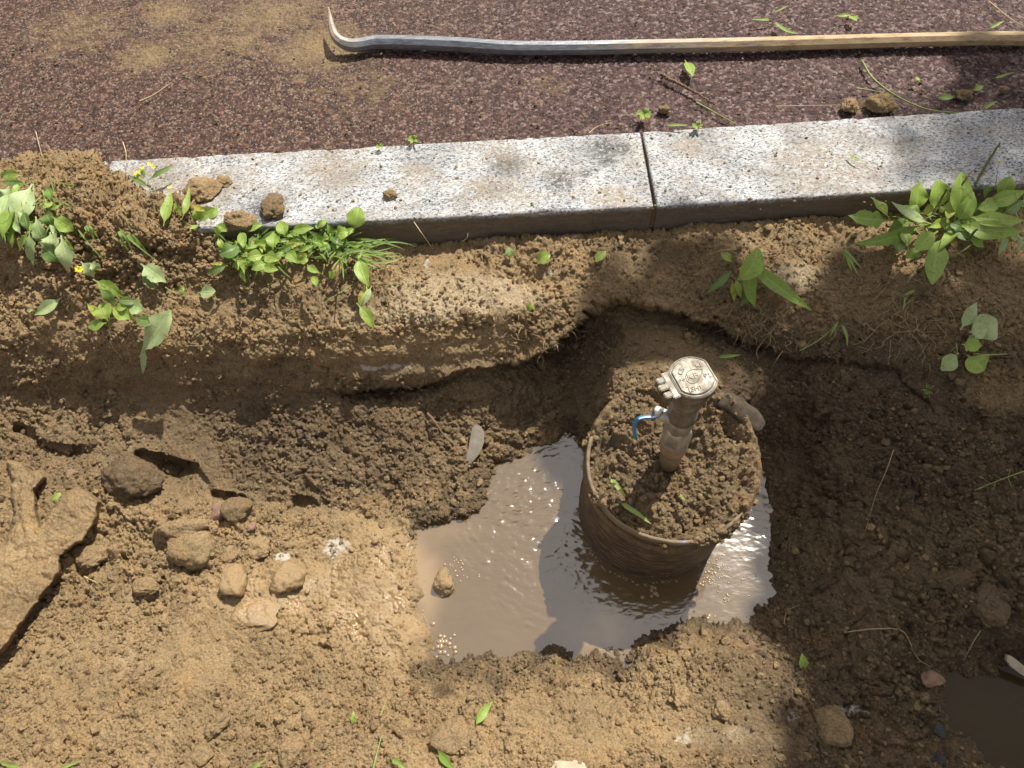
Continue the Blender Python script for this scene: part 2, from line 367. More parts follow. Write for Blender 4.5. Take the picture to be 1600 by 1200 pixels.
B_line = pl([(-900, 600), (0, 650), (66, 688), (109, 704), (188, 699), (245, 712), (306, 727), (332, 768), (394, 777), (459, 781), (525, 790), (590, 808), (640, 822), (660, 824), (700, 830), (2600, 840)])
H_line = pl([(-900, 262), (-100, 255), (0, 247), (40, 236), (90, 232), (135, 233), (165, 249), (195, 283), (235, 300), (290, 316), (335, 333), (352, 362), (400, 372), (570, 376), (750, 374), (1000, 362), (1150, 352), (1350, 330), (1600, 312), (2600, 260)])
def base_z(u, v):
    shp = np.shape(u); u = np.asarray(u, float).ravel(); v = np.asarray(v, float).ravel()
    Q = np.stack([u, v, np.zeros_like(u)], -1)
    jit = fbm(Q, 1 / 40.0, 4, 5) * 9 + vnoise(Q, 1 / 7.0, 8) * 2.5
    zU = fU(u, v); zM = fM(u, v); zL = fL(u, v)
    jB = fbm(Q, 1 / 40.0, 3, 5) * 9
    mB = sstep(-6, 7, v - B_line(u) + jB) * sstep(660, 600, u)
    z = zM * (1 - mB) + zL * mB
    dB = v - B_line(u) + jB
    z = z - mB * sstep(640, 560, u) * np.exp(-(dB / 13.0) ** 2) * (.022 * sstep(-.2, .3, vnoise(Q, 1 / 60., 3)) + 0.01 * np.exp(-((u - 470) / 90.0) ** 2))
    mA = sstep(-4, 5, v - A_line(u) + jit * sstep(400, 520, u))
    dA = v - A_line(u) + jit
    z = z - mA * sstep(500, 560, u) * np.exp(-(dA / 18.0) ** 2) * (.008 * sstep(-.3, .3, vnoise(Q, 1 / 70., 4)) + .05 * np.exp(-((u - 620) / 70.0) ** 2) + .004 * np.exp(-((u - 1380) / 60.0) ** 2))
    z = zU * (1 - mA) + z * mA
    mH = sstep(3, -3, v - H_line(u) + jit * 0.7 * sstep(420, 340, u))
    z = z * (1 - mH) + (-0.10) * mH
    return z.reshape(shp)
def axis(lo, hi, st, far_lo, far_hi, g=1.25):
    a = list(np.arange(lo, hi + .1, st)); x = lo; s = st; pre = []
    while x > far_lo: s *= g; x -= s; pre.append(x)
    x = a[-1]; s = st; post = []
    while x < far_hi: s *= g; x += s; post.append(x)
    return np.array(pre[::-1] + a + post)
STEP = 1.5
au = axis(-12, 1612, STEP, -1700, 3300, 1.035); av = axis(222, 1212, STEP, 150, 2500, 1.035)
NU, NV = len(au), len(av)
U, V = np.meshgrid(au, av)
Z = base_z(U, V)
P = W(U, V, Z)
dU = np.gradient(P, axis=1); dV = np.gradient(P, axis=0)
N = np.cross(dV, dU); N /= np.linalg.norm(N, axis=-1, keepdims=True) + 1e-12
N = np.where((N[..., 2] < -0.2)[..., None], -N, N)
# soften normals at the ledges
Ks = 4
for _ in range(2):
    N[1:-1, 1:-1] = (N[:-2, 1:-1] + N[2:, 1:-1] + N[1:-1, :-2] + N[1:-1, 2:] + N[1:-1, 1:-1]) / 5
N /= np.linalg.norm(N, axis=-1, keepdims=True) + 1e-12
def blob(us, vs, cu, cv, ru, rv, e=1.0):
    return np.exp(-(((us - cu) / ru) ** 2 + ((vs - cv) / rv) ** 2) ** e)
uf = U.ravel(); vf = V.ravel(); Pf = P.reshape(-1, 3); Nf = N.reshape(-1, 3)
mud = np.clip(blob(uf, vf, 570, 930, 115, 85, 2) + blob(uf, vf, 420, 925, 120, 45, 2) * .8 + blob(uf, vf, 620, 1000, 60, 35, 2) + blob(uf, vf, 600, 860, 70, 40, 2) * .8, 0, 1)
mud = np.clip(mud * (0.75 + 0.6 * fbm(Pf, 25, 3, 90)), 0, 1)
smooth = np.clip(blob(uf, vf, 200, 1030, 260, 40, 2) * .45 + blob(uf, vf, 660, 560, 150, 38, 2) * .9 + mud * .8 + blob(uf, vf, 880, 1130, 110, 60, 2) * .45
                 + blob(uf, vf, 1240, 430, 60, 30, 2) * .5 + blob(uf, vf, 1150, 1140, 110, 40, 2) * .5 + blob(uf, vf, 300, 600, 260, 50, 2) * .35 + blob(uf, vf, 720, 462, 130, 38, 2) * .45, 0, 1)
smooth = np.clip(smooth + .75 * sstep(.08, .32, fbm(Pf, 7, 4, 301)) * (1 - blob(uf, vf, 200, 350, 210, 120, 2)) * (1 - .45 * sstep(1050, 1250, uf)), 0, 1)
heap = np.clip(blob(uf, vf, 200, 350, 200, 110, 2) + blob(uf, vf, 1000, 1070, 260, 60, 2) * .6 + blob(uf, vf, 250, 860, 240, 70, 2) * .5 + blob(uf, vf, 600, 1150, 200, 60, 2) * .5 + blob(uf, vf, 1000, 560, 90, 70, 2) * .7, 0, 1)
c1, e1, i1 = clods(Pf, 26, 1); c2, e2, i2 = clods(Pf, 62, 2); c3, e3, i3 = clods(Pf, 135, 3)
lo = fbm(Pf, 9, 3, 20); md = fbm(Pf, 45, 4, 30, .6)
strat = vnoise(Pf * np.array([4., 4., 60.]), 1.0, 41)
steep = 1 - np.clip(np.abs(Nf[:, 2]), 0, 1)
rough = 1 - smooth
b1 = billow(Pf, 36, 4, 200, .66, .5); b2 = billow(Pf, 105, 3, 210, .75, .5)
rg = .45 + .75 * sstep(-.35, .35, fbm(Pf, 8, 3, 66))
lump = np.abs(vnoise(Pf * np.array([1, 1, 1.6]), 13, 33)) ** .6
D = lo * .016 + md * .0045 * (0.5 + 0.5 * rough) + (lump - .5) * .020 * (.3 + steep + .5 * heap) * (1 - .7 * smooth)
b1 -= b1.mean(); b2 -= b2.mean()
rgh = 1 - .72 * smooth
D += b1 * .040 * (.55 + .55 * heap) * rgh * rg + b2 * .0175 * (.7 + .4 * heap) * rgh * (.4 + .6 * rg) + c3 * .0010 * rough
rub = np.clip(blob(uf, vf, 230, 850, 260, 85, 2) + .8 * blob(uf, vf, 180, 360, 220, 120, 2) + .6 * blob(uf, vf, 560, 1140, 260, 55, 2) + .5 * blob(uf, vf, 1000, 1070, 300, 50, 2) + .6 * blob(uf, vf, 1530, 920, 90, 80, 2) + .5 * blob(uf, vf, 600, 720, 260, 70, 2), 0, 1)
rub = np.clip(rub + .8 * sstep(1200, 1280, uf) * sstep(600, 680, vf), 0, 1)
b0 = billow(Pf, 17, 4, 260, .55, .6); D += (b0 - b0.mean()) * .050 * rub * (1 - .6 * mud)
D += (vnoise(Pf * np.array([.5, 1, 1.6]), 22, 44) * .007 + fbm(Pf, 16, 3, 45) * .010) * steep
D += (strat * .006 + vnoise(Pf * np.array([3., 3., 26.]), 1.0, 47) * .012 + vnoise(Pf * np.array([7., 7., 110.]), 1.0, 43) * .0025) * steep
pit = sstep(.30, .52, fbm(Pf, 75, 3, 401, .6)) * (.4 + .9 * sstep(-.3, .3, fbm(Pf, 10, 2, 402)))
D -= .0080 * pit * rgh * (1 - .6 * heap)
D -= .010 * sstep(.10, .0, np.abs(fbm(Pf, 16, 4, 403, .6))) * rub * (1 - mud)
D -= .005 * sstep(.06, .0, e1) * sstep(.15, .35, fbm(Pf, 12, 2, 61)) * rough
crev = sstep(.55, .85, fbm(Pf * np.array([.7, 1, 1.]), 22, 3, 63) + .55)
D -= .005 * crev * rough * sstep(.2, .0, np.abs(vnoise(Pf, 26, 64)))
tread = 0
under = ((Z < ZW - .006).ravel()) & (uf > 640)
D = np.where(under, D * .25, D)
D += mud * (sstep(.35, .9, c2) * .003 - .001 + (b2 - .5) * .004)
hid = vf < H_line(uf) - 4
D = np.where(hid, 0, D)
Pd = Pf + Nf * D[:, None]
# keep the soil out of the kerb stones
inside = (Pd[:, 1] > -.004) & (uf > 350) & (Pd[:, 2] > -.052) & (vf < 400)
Pd[inside, 2] = -.052
wet = np.clip(.08 + .40 * sstep(-.12, -.20, Pf[:, 2]) * sstep(830, 745, vf) + .34 * sstep(1080, 1240, uf) * sstep(470, 580, vf)  # damp soil; trench wall and right slope darkened further to deepen their shade
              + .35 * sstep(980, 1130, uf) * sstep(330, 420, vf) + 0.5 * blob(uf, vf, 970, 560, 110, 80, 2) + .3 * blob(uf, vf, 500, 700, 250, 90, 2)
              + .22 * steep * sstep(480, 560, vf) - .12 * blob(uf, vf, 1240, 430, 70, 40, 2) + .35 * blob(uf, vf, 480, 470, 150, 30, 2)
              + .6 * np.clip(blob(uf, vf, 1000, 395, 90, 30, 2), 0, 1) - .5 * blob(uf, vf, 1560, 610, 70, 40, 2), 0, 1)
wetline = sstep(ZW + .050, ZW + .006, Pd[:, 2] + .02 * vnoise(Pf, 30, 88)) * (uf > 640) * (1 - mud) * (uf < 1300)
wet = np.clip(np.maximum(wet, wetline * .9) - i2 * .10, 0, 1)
pale = np.zeros_like(uf)
for (a, b, ra, rb, s) in ((525, 855, 30, 22, .75), (442, 870, 16, 14, .7), (485, 910, 12, 12, .6), (1330, 1110, 60, 16, .62), (1070, 1150, 30, 20, .55), (600, 574, 80, 7, .6), (700, 543, 60, 10, .45),
                          (640, 605, 70, 7, .5), (1240, 1120, 30, 25, .5), (668, 420, 10, 25, .55), (855, 425, 14, 14, .55), (640, 860, 9, 40, .55), (950, 1015, 40, 12, .55)):
    pale = np.maximum(pale, s * blob(uf, vf, a, b, ra, rb, 1.5))
sand = np.clip(.85 * blob(uf, vf, 720, 462, 150, 44, 2) + .8 * blob(uf, vf, 1238, 432, 62, 26, 2) + .5 * blob(uf, vf, 560, 500, 120, 20, 2) + .35 * blob(uf, vf, 200, 1040, 260, 40, 2) + .5 * blob(uf, vf, 1110, 1150, 130, 22, 2) + .3 * blob(uf, vf, 1570, 620, 60, 30, 2), 0, 1)
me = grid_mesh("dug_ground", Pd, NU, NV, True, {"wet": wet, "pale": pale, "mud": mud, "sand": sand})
ground = tag(obj("soil_ground", me, M_SOIL), kind="structure")
Pg = Pd.reshape(NV, NU, 3)
def _ij(u, v):
    return np.clip(np.searchsorted(av, v), 1, NV - 1), np.clip(np.searchsorted(au, u), 1, NU - 1)
def G(u, v, lift=0.0):
    """point of the ground seen at a photo pixel, raised by lift but kept on its line of sight"""
    j, i = _ij(u, v); z = max(Pg[j, i, 2], Pg[max(j - 3, 0), i, 2] - .01)
    if v < H_line(u) - 2:                        # kerb or road there
        z = 0.0
    return W(u, v, z + lift)
# wide soil sheet under and around the dig
mb = MB(); mb.add([(-30, -30, -.45), (30, -30, -.45), (30, .25, -.45), (-30, .25, -.45)], [(0, 1, 2, 3)])
me = raw_mesh("sub", mb.V, mb.F, False, {"wet": [.3] * 4, "pale": [0] * 4, "mud": [0] * 4})
tag(obj("ground_sheet", me, M_SOIL), kind="structure")

# ------------------------------------------------------------------ asphalt
KW = .217
def make_asphalt():
    t = NT("red_brown_asphalt"); p = t.pos()
    cell = t.node("ShaderNodeTexVoronoi"); t.put(cell.inputs["Vector"], p); cell.inputs["Scale"].default_value = 150
    sc = t.node("ShaderNodeSeparateColor"); t.put(sc.inputs[0], cell.outputs["Color"])
    col = t.ramp(sc.outputs[0], [(0.0, (.026, .013, .012)), (.45, (.070, .034, .029)), (.8, (.120, .066, .057)), (.97, (.23, .16, .14))])
    small = t.node("ShaderNodeTexVoronoi"); t.put(small.inputs["Vector"], p); small.inputs["Scale"].default_value = 330
    ss = t.node("ShaderNodeSeparateColor"); t.put(ss.inputs[0], small.outputs["Color"])
    grit = t.ramp(ss.outputs[1], [(.90, 0.0), (.93, 1.0)])
    sx = t.node("ShaderNodeSeparateXYZ"); t.put(sx.inputs[0], p)
    left = t.ramp(t.math('ADD', t.math('MULTIPLY', sx.outputs[0], -0.9), t.math('MULTIPLY', t.noise(p, 5, 3), .35)), [(.25, 0.0), (.75, 1.0)])
    col = t.mix(t.math('MULTIPLY', left, .85), col, t.mix(1.0, col, (.88, .70, .46), 'MULTIPLY'))
    col = t.mix(t.math('MULTIPLY', grit, t.math('ADD', .20, t.math('MULTIPLY', left, .28))), col, (.40, .33, .26))
    # dried mud wiped over the road: patches with outlines of their own
    def patch(x, y, r, q=1.0):
        d = t.node("ShaderNodeVectorMath", operation='DISTANCE'); t.put(d.inputs[0], t.mapv(p, (1, 1.3, 0))); d.inputs[1].default_value = (x, y * 1.3, 0)
        return t.math('MULTIPLY', t.ramp(d.outputs["Value"], [(0.0, 1.0), (r, 0.0)]), q)
    pm = None
    for u, v, r, q in ((500, 70, .22, 1.1), (225, 85, .16, 1.0), (265, 15, .18, 1.0), (420, 20, .30, .9), (380, 60, .2, .8), (120, 40, .35, .7), (330, 60, .4, .7), (560, 130, .3, .55), (700, 40, .3, .35), (295, 30, .07, .7), (860, 130, .13, .6), (1370, 160, .09, .8), (470, 120, .07, .7), (900, 20, .2, .3), (1010, 180, .05, .6), (30, 95, .12, .4), (1000, 150, .2, .25)):
        w = W(u, v, 0); x = patch(w[0], w[1], r, q); pm = x if pm is None else t.math('MAXIMUM', pm, x)
    n = t.noise(t.mapv(p, (1, 1.8, 1), (0, 0, .3)), 22, 6, .7)
    pm = t.ramp(t.math('ADD', pm, t.math('MULTIPLY', t.math('SUBTRACT', n, .5), 1.5)), [(.34, 0.0), (.98, 1.0)])
    pm = t.math('MULTIPLY', pm, t.ramp(cell.outputs["Distance"], [(.15, .55), (.7, 1.0)]))
    col = t.mix(t.math('MULTIPLY', pm, .95), col, (.26, .175, .080))
    pore = t.ramp(t.noise(p, 240, 4, .7), [(.30, .35), (.46, 1.0)])
    col = t.mix(.7, col, pore, 'MULTIPLY'); col = t.mix(1.0, col, (.84, .86, .88), 'MULTIPLY')
    h = t.math('SUBTRACT', t.noise(p, 300, 4, .7), t.math('MULTIPLY', cell.outputs["Distance"], .8))
    ro = t.math('SUBTRACT', .78, t.math('MULTIPLY', left, .25))
    return t.set(Base_Color=col, Roughness=ro, Normal=t.bump(h, .8, .0035), **{"Specular IOR Level": .28})
M_ASPH = make_asphalt()
xs = axis(-1.75, 1.15, .0031, -25, 25); ys = axis(.20, 1.02, .0031, .19, 30)
X, Y = np.meshgrid(xs, ys); Q = np.stack([X.ravel(), Y.ravel(), np.zeros(X.size)], -1)
ca, ea, ia = clods(Q, 130, 70, .3); cb, eb, ib = clods(Q, 60, 71, .3)
Q[:, 2] = -.007 + ca * .0022 + np.where(ib > .8, cb * .0016, 0) + fbm(Q, 6, 3, 72) * .002 - .002 * sstep(.08, 0, ea)
tag(obj("road_asphalt", grid_mesh("road_asphalt", Q, len(xs), len(ys)), M_ASPH), kind="structure")

# ------------------------------------------------------------------ kerb stones
def make_granite():
    t = NT("mud_stained_granite"); o = t.objc(); p = t.pos()
    a = t.node("ShaderNodeTexVoronoi"); t.put(a.inputs["Vector"], t.mapv(o, (1, 1.5, 1))); a.inputs["Scale"].default_value = 270
    s = t.node("ShaderNodeSeparateColor"); t.put(s.inputs[0], a.outputs["Color"])
    sp = t.math('ADD', t.math('MULTIPLY', s.outputs[0], .45), t.math('MULTIPLY', t.noise(o, 120, 4, .75), .75))
    col = t.ramp(sp, [(.33, (.045, .045, .05)), (.43, (.15, .15, .158)), (.54, (.31, .313, .317)), (.80, (.47, .47, .465))])
    veil = t.ramp(t.noise(t.mapv(p, (.7, 1.8, 1), (0, 0, .35)), 13, 6, .72), [(.46, 0.0), (.58, .75)])
    grain = t.ramp(t.noise(p, 150, 4, .85), [(.44, 0.0), (.56, 1.0)])
    col = t.mix(t.math('MULTIPLY', veil, grain), t.mix(1.0, col, t.ramp(t.noise(p, 9, 4, .6), [(.35, .62), (.6, 1.05)]), 'MULTIPLY'), (.25, .20, .145))
    blot = t.ramp(t.math('ADD', t.noise(p, 34, 5, .7), 0), [(.60, 0.0), (.67, 1.0)])
    sx = t.node("ShaderNodeSeparateXYZ"); t.put(sx.inputs[0], p)
    def near(u, v, r):
        w = W(u, v, 0); d = t.node("ShaderNodeVectorMath", operation='DISTANCE'); t.put(d.inputs[0], p); d.inputs[1].default_value = tuple(w); return t.ramp(d.outputs["Value"], [(r * .3, 1.0), (r, 0.0)])
    dk = None
    for u, v, r in ((945, 230, .05), (970, 232, .03), (875, 283, .045), (915, 270, .02), (790, 255, .05), (950, 250, .03), (410, 330, .06)):
        x = near(u, v, r); dk = x if dk is None else t.math('MAXIMUM', dk, x)
    dk = t.math('MULTIPLY', dk, t.ramp(t.noise(p, 110, 6, .85), [(.42, 0.0), (.52, 1.0)]))
    col = t.mix(t.math('MULTIPLY', dk, .9), col, (.05, .05, .05))
    md = None
    for u, v, r in ((785, 245, .05), (755, 295, .06), (800, 300, .05), (960, 310, .06), (330, 300, .10), (1070, 230, .05), (1300, 260, .14), (520, 260, .10), (250, 300, .15), (650, 270, .05), (825, 255, .03)):
        x = near(u, v, r); md = x if md is None else t.math('MAXIMUM', md, x)
    md = t.math('MULTIPLY', md, t.ramp(t.noise(p, 70, 8, .9), [(.46, 0.0), (.54, 1.0)]))
    col = t.mix(t.math('MULTIPLY', md, .8), col, (.22, .165, .11))
    # soil still sticking to the part that was buried
    bur = t.ramp(t.math('ADD', t.math('MULTIPLY', sx.outputs[2], -40), t.math('MULTIPLY', t.noise(p, 30, 4, .7), .9)), [(.55, 0.0), (.95, 1.0)])
    col = t.mix(t.math('MULTIPLY', bur, .93), col, t.mix(t.noise(t.mapv(p, (.4, 1, 2)), 60, 6, .8), (.018, .014, .010), (.22, .165, .110)))
    return t.set(Base_Color=col, Roughness=.8, Normal=t.bump(t.noise(o, 260, 5, .75), .5, .002), **{"Specular IOR Level": .3})
M_GRAN = make_granite()
def kerb(name, x0, x1, rot, label):
    bm = bmesh.new(); L = x1 - x0
    bmesh.ops.create_cube(bm, size=1)
    for v in bm.verts: v.co = Vector(((v.co.x + .5) * L + x0, (v.co.y + .5) * KW, v.co.z * .25 - .125))
    bmesh.ops.bevel(bm, geom=bm.edges[:], offset=.0045, segments=3, affect='EDGES', profile=.5)
    bmesh.ops.bisect_plane  # keep the plain block; its skin is roughened below
    ed = [e for e in bm.edges if e.calc_length() > .1]
    bmesh.ops.subdivide_edges(bm, edges=ed, cuts=90, use_grid_fill=True)
    me = bpy.data.meshes.new(name); bm.to_mesh(me); bm.free()
    n = len(me.vertices); co = np.zeros(n * 3, np.float32); me.vertices.foreach_get("co", co); co = co.reshape(-1, 3)
    nn = np.zeros(n * 3, np.float32); me.vertices.foreach_get("normal", nn); nn = nn.reshape(-1, 3)
    edge = (np.abs(co[:, 2]) < .006) & ((co[:, 1] < .006) | (co[:, 1] > KW - .006))
    d = fbm(co.astype(float), 30, 4, 81) * .0012 - np.clip(fbm(co.astype(float), 55, 3, 82) - .15, 0, 1) * .010 * edge
    co += nn * d[:, None]; me.vertices.foreach_set("co", co.ravel()); me.update()
    me.polygons.foreach_set("use_smooth", np.ones(len(me.polygons), bool))
    o = obj(name, me, M_GRAN); o.rotation_euler.z = math.radians(rot); tag(o, label, "kerb stone", "granite kerb stones along the road"); return o
kerb("kerb_stone", -1.125, -.0035, -.45, "pale granite kerb stone left of the open joint, with dark spots and clods")
kerb("kerb_stone", .0035, 1.20, .35, "pale granite kerb stone right of the open joint, with the plantain at its front")
kerb("kerb_stone", -2.30, -1.133, -.45, "kerb stone buried under the heap of soil at the far left end")
mb = MB(); mb.add([(-.0034, .006, -.014), (.0034, .006, -.014), (.0034, KW, -.010), (-.0034, KW, -.010), (-.0034, .003, -.06), (.0034, .003, -.06)], [(0, 1, 2, 3), (4, 5, 1, 0)])
me = raw_mesh("jf", mb.V, mb.F, False, {"wet": [.6] * 6, "pale": [0] * 6, "mud": [0] * 6}); tag(obj("joint_soil", me, M_SOIL), kind="stuff")

# ------------------------------------------------------------------ pool and puddle
def make_water(name, c, rough=.13):
    t = NT(name); p = t.pos(); n = t.noise(t.mapv(p, (1, 1.6, 1)), 9, 4, .6, 1.2)
    col = t.mix(n, tuple(x * .85 for x in c), tuple(x * 1.15 for x in c))
    col = t.mix(t.attr("silt"), col, (.23, .148, .066))
    return t.set(Base_Color=col, Roughness=rough, IOR=1.62, Normal=t.bump(t.noise(t.mapv(p, (1, 2.0, 1)), 60, 2, .5, .6), .12, .002), **{"Specular IOR Level": 1.0})
M_WATER = make_water("muddy_water", (.098, .060, .023))
M_WATER2 = make_water("dark_puddle_water", (.040, .028, .012), .08)
M_WATER2.node_tree.nodes["Principled BSDF"].inputs["IOR"].default_value = 1.33
M_WATER2.node_tree.nodes["Principled BSDF"].inputs["Specular IOR Level"].default_value = .4
a = W(640, 860, ZW); b = W(1230, 860, ZW)
xs = np.arange(a[0] - .12, b[0] + .14, .0016); ys = np.arange(W(940, 1045, ZW)[1] - .04, W(900, 665, ZW)[1] + .08, .0016)
X, Y = np.meshgrid(xs, ys); Q = np.stack([X.ravel(), Y.ravel(), np.zeros(X.size)], -1)
uw, vw = proj(np.stack([Q[:, 0], Q[:, 1], np.full(len(Q), ZW)], -1))
act = np.clip(blob(uw, vw, 830, 810, 110, 100, 1.2) + .30 * blob(uw, vw, 820, 920, 170, 80) + .35 * blob(uw, vw, 1190, 790, 40, 60) + .12, 0, 1)
wq = Q + np.stack([vnoise(Q, 14, 1), vnoise(Q, 14, 2), 0 * X.ravel()], -1) * .018
src = W(850, 760, ZW); rr = np.hypot(wq[:, 0] - src[0], wq[:, 1] - src[1])
h = np.sin(rr * 2 * math.pi / .019 + 5 * vnoise(Q, 9, 6)) * .14 + fbm(wq * np.array([1, 1.9, 1]), 55, 3, 9) * 1.2 + vnoise(wq * np.array([1.0, 1.8, 1]), 120, 12) * .28
Q[:, 2] = ZW + h * act * .0012
silt = np.clip(blob(uw, vw, 655, 905, 34, 80, 1.5) + .9 * blob(uw, vw, 945, 985, 55, 42, 1.3) + .5 * blob(uw, vw, 1040, 975, 60, 22) + .4 * blob(uw, vw, 700, 830, 50, 16), 0, 1) * np.clip(.75 + .9 * fbm(wq, 22, 3, 55), 0, 1)
tag(obj("pit_water", grid_mesh("pit_water", Q, len(xs), len(ys), True, {"silt": silt}), M_WATER), kind="structure")
mb = MB(); c = W(1560, 1120, ZP)
n = 40; mb.add([(c[0] + .22, c[1] - .0, ZP)] + [(c[0] + .10 + .30 * math.cos(k * 2 * math.pi / n), c[1] - .02 + .15 * math.sin(k * 2 * math.pi / n), ZP) for k in range(n)], [(0, 1 + k, 1 + (k + 1) % n) for k in range(n)])
tag(mb.build("puddle_water", M_WATER2), kind="structure")

# ------------------------------------------------------------------ loose crumbs (uncountable)
def ico(sub):
    bm = bmesh.new(); bmesh.ops.create_icosphere(bm, subdivisions=sub, radius=1)
    V_ = np.array([v.co[:] for v in bm.verts]); F_ = np.array([[v.index for v in f.verts] for f in bm.faces]); bm.free(); return V_, F_
def scatter_crumbs(name, pos, size, attrs, label_kind="stuff", seed=0):
    r = np.random.RandomState(seed); outV = []; outF = []; A = {k: [] for k in attrs}; off = 0
    temps = []
    for sub in (1, 2):
        v, f = ico(sub)
        for k in range(7):
            pn = r.randn(11, 3); pn /= np.linalg.norm(pn, axis=1, keepdims=True); ph = .62 + .38 * r.rand(11)
            dd = np.clip(v @ pn.T, 1e-3, None); d = np.minimum((ph / dd).min(1), 1.25) * (1 + .25 * vnoise(v + 10 * k, 2.3, k + 9)); temps.append((v * d[:, None] * (1 + .25 * r.rand(3)), f))
    big = size > np.quantile(size, .86)
    for t_i in range(14):
        sel = np.where((big == (t_i >= 7)) & ((np.arange(len(pos)) % 7) == t_i % 7))[0]
        if not len(sel): continue
        v, f = temps[t_i]; q = r.randn(len(sel), 4); q /= np.linalg.norm(q, axis=1, keepdims=True)
        w, x, y, z = q.T
        RM = np.stack([1 - 2 * (y * y + z * z), 2 * (x * y - w * z), 2 * (x * z + w * y), 2 * (x * y + w * z), 1 - 2 * (x * x + z * z), 2 * (y * z - w * x), 2 * (x * z - w * y), 2 * (y * z + w * x), 1 - 2 * (x * x + y * y)], -1).reshape(-1, 3, 3)
        vv = np.einsum('nij,vj->nvi', RM, v) * size[sel][:, None, None]
        vv[:, :, 2] *= .8; vv += pos[sel][:, None, :]
        outV.append(vv.reshape(-1, 3)); outF.append((f[None] + (off + np.arange(len(sel)) * len(v))[:, None, None]).reshape(-1, 3)); off += len(sel) * len(v)
        for k, a_ in attrs.items(): A[k].append(np.repeat(a_[sel], len(v)))
    V_ = np.concatenate(outV); F_ = np.concatenate(outF)
    me = bpy.data.meshes.new(name); me.vertices.add(len(V_)); me.vertices.foreach_set("co", V_.astype(np.float32).ravel())
    me.loops.add(F_.size); me.loops.foreach_set("vertex_index", F_.astype(np.int32).ravel()); me.polygons.add(len(F_))
    me.polygons.foreach_set("loop_start", np.arange(0, F_.size, 3, dtype=np.int32)); me.polygons.foreach_set("loop_total", np.full(len(F_), 3, np.int32))
    me.polygons.foreach_set("use_smooth", np.zeros(len(F_), bool)); me.update(calc_edges=True)
    for k in A:
        at = me.attributes.new(k, 'FLOAT', 'POINT'); at.data.foreach_set("value", np.concatenate(A[k]).astype(np.float32))
    return me
dens = (.22 + .55 * heap + .25 * (c1 < .1)) * (1 - .85 * smooth) * (.35 + .65 * sstep(-.3, .3, fbm(Pf, 14, 3, 77)))
dens *= (1 - .6 * steep) * (~hid) * (uf > -60) * (uf < 1660) * (vf < 1260)
dens = np.where((Pd[:, 2] < ZW + .002) & (uf > 640) & (uf < 1230) & (vf < 1040), 0, dens)
dens = np.where((Pd[:, 2] < ZP + .002) & (uf > 1470), 0, dens)
dens = dens / dens.sum()
idx = nr.choice(len(dens), 54000, replace=False, p=dens)
sz = .0009 + .0024 * nr.rand(len(idx)) ** 3 + .0050 * (nr.rand(len(idx)) < .03) * nr.rand(len(idx))
me = scatter_crumbs("crumbs", Pd[idx] + np.array([0, 0, 1]) * sz[:, None] * .45, sz, {"wet": np.clip(wet[idx] + nr.randn(len(idx)) * .3, 0, 1), "pale": np.zeros(len(idx)), "mud": mud[idx]}, seed=3)
tag(obj("soil_crumbs", me, M_SOIL), kind="stuff")
# grit on road and kerb
n = 2600; pu = nr.rand(n) * 1600; pv = nr.rand(n) ** .8 * 330
ok = (pv < H_line(pu) - 6); nearheap = np.exp(-((pu - 180) / 260) ** 2); ok &= (nr.rand(n) < .35 + .65 * nearheap)
gp = W(pu[ok], pv[ok], 0.0005); gs = .0010 + .0022 * nr.rand(ok.sum()) ** 2.5
me = scatter_crumbs("grit", gp, gs, {"wet": nr.rand(ok.sum()) * .6, "pale": np.zeros(ok.sum()), "mud": np.zeros(ok.sum())}, seed=5)
tag(obj("road_grit", me, M_SOIL), kind="stuff")

# ------------------------------------------------------------------ stones and clods
def rock(name, u, v, rpx, label, cat, mat=M_SOIL, asp=(1, 1, .7), seed=0, wetv=.2, mudv=0., lift=.10, rot=0., rough=1.0, group=None, sub=5, palev=0.):
    g = G(u, v); r = rpx * depth(g) / FPX
    Vv, Ff = ico(sub); q = Vv + seed * 7.31
    d = 1 + .22 * vnoise(q, .9, seed) + .13 * vnoise(q, 2.1, seed + 1) + .06 * rough * fbm(q, 4.5, 4, seed + 2, .65)
    rs = np.random.RandomState(seed + 100); pn = rs.randn(16, 3); pn /= np.linalg.norm(pn, axis=1, keepdims=True); ph = .68 + .32 * rs.rand(16)
    dd = np.clip(Vv @ pn.T, 1e-3, None); fac = (ph / dd); k_ = 14.0; fac = -np.log(np.exp(-k_ * np.clip(fac, 0, 3)).sum(1)) / k_
    d = d * np.minimum(fac + .08, 1.15) + .04 * rough * (billow(q, 2.2, 3, seed + 6, .7) - .5) * 4 * (1 if mat is M_SOIL else .4) + .03 * fbm(q, 7, 3, seed + 9, .7)
    Vv = Vv * d[:, None] * r * np.array(asp)
    nv = Vv / np.linalg.norm(Vv, axis=1, keepdims=True); wp = Vv + seed
    if mat is M_SOIL: Vv = Vv + nv * ((billow(wp, 60, 3, seed, .75, .5) - .5) * .006 * (.35 + rough) * (1 - .3 * mudv) * 1.6)[:, None]
    # rest flat: squash the underside
    Vv[:, 2] = np.where(Vv[:, 2] < 0, Vv[:, 2] * .6, Vv[:, 2])
    c_, s_ = math.cos(rot), math.sin(rot); Vv[:, :2] = Vv[:, :2] @ np.array([[c_, s_], [-s_, c_]])
    me = raw_mesh(name, Vv, Ff, True, {"wet": np.full(len(Vv), wetv), "pale": np.full(len(Vv), palev), "mud": np.full(len(Vv), mudv)})
    o = obj(name, me, mat); h = r * asp[2] * lift; o.location = W(u, v, g[2] + h)
    tag(o, label, cat, group); return o
M_RUST = simple("rusty_red_stone", (.20, .12, .085), .85, .4, 70, .7)
M_DARKST = simple("bluish_dark_stone", (.040, .038, .036), .7, .4, 80, .6)
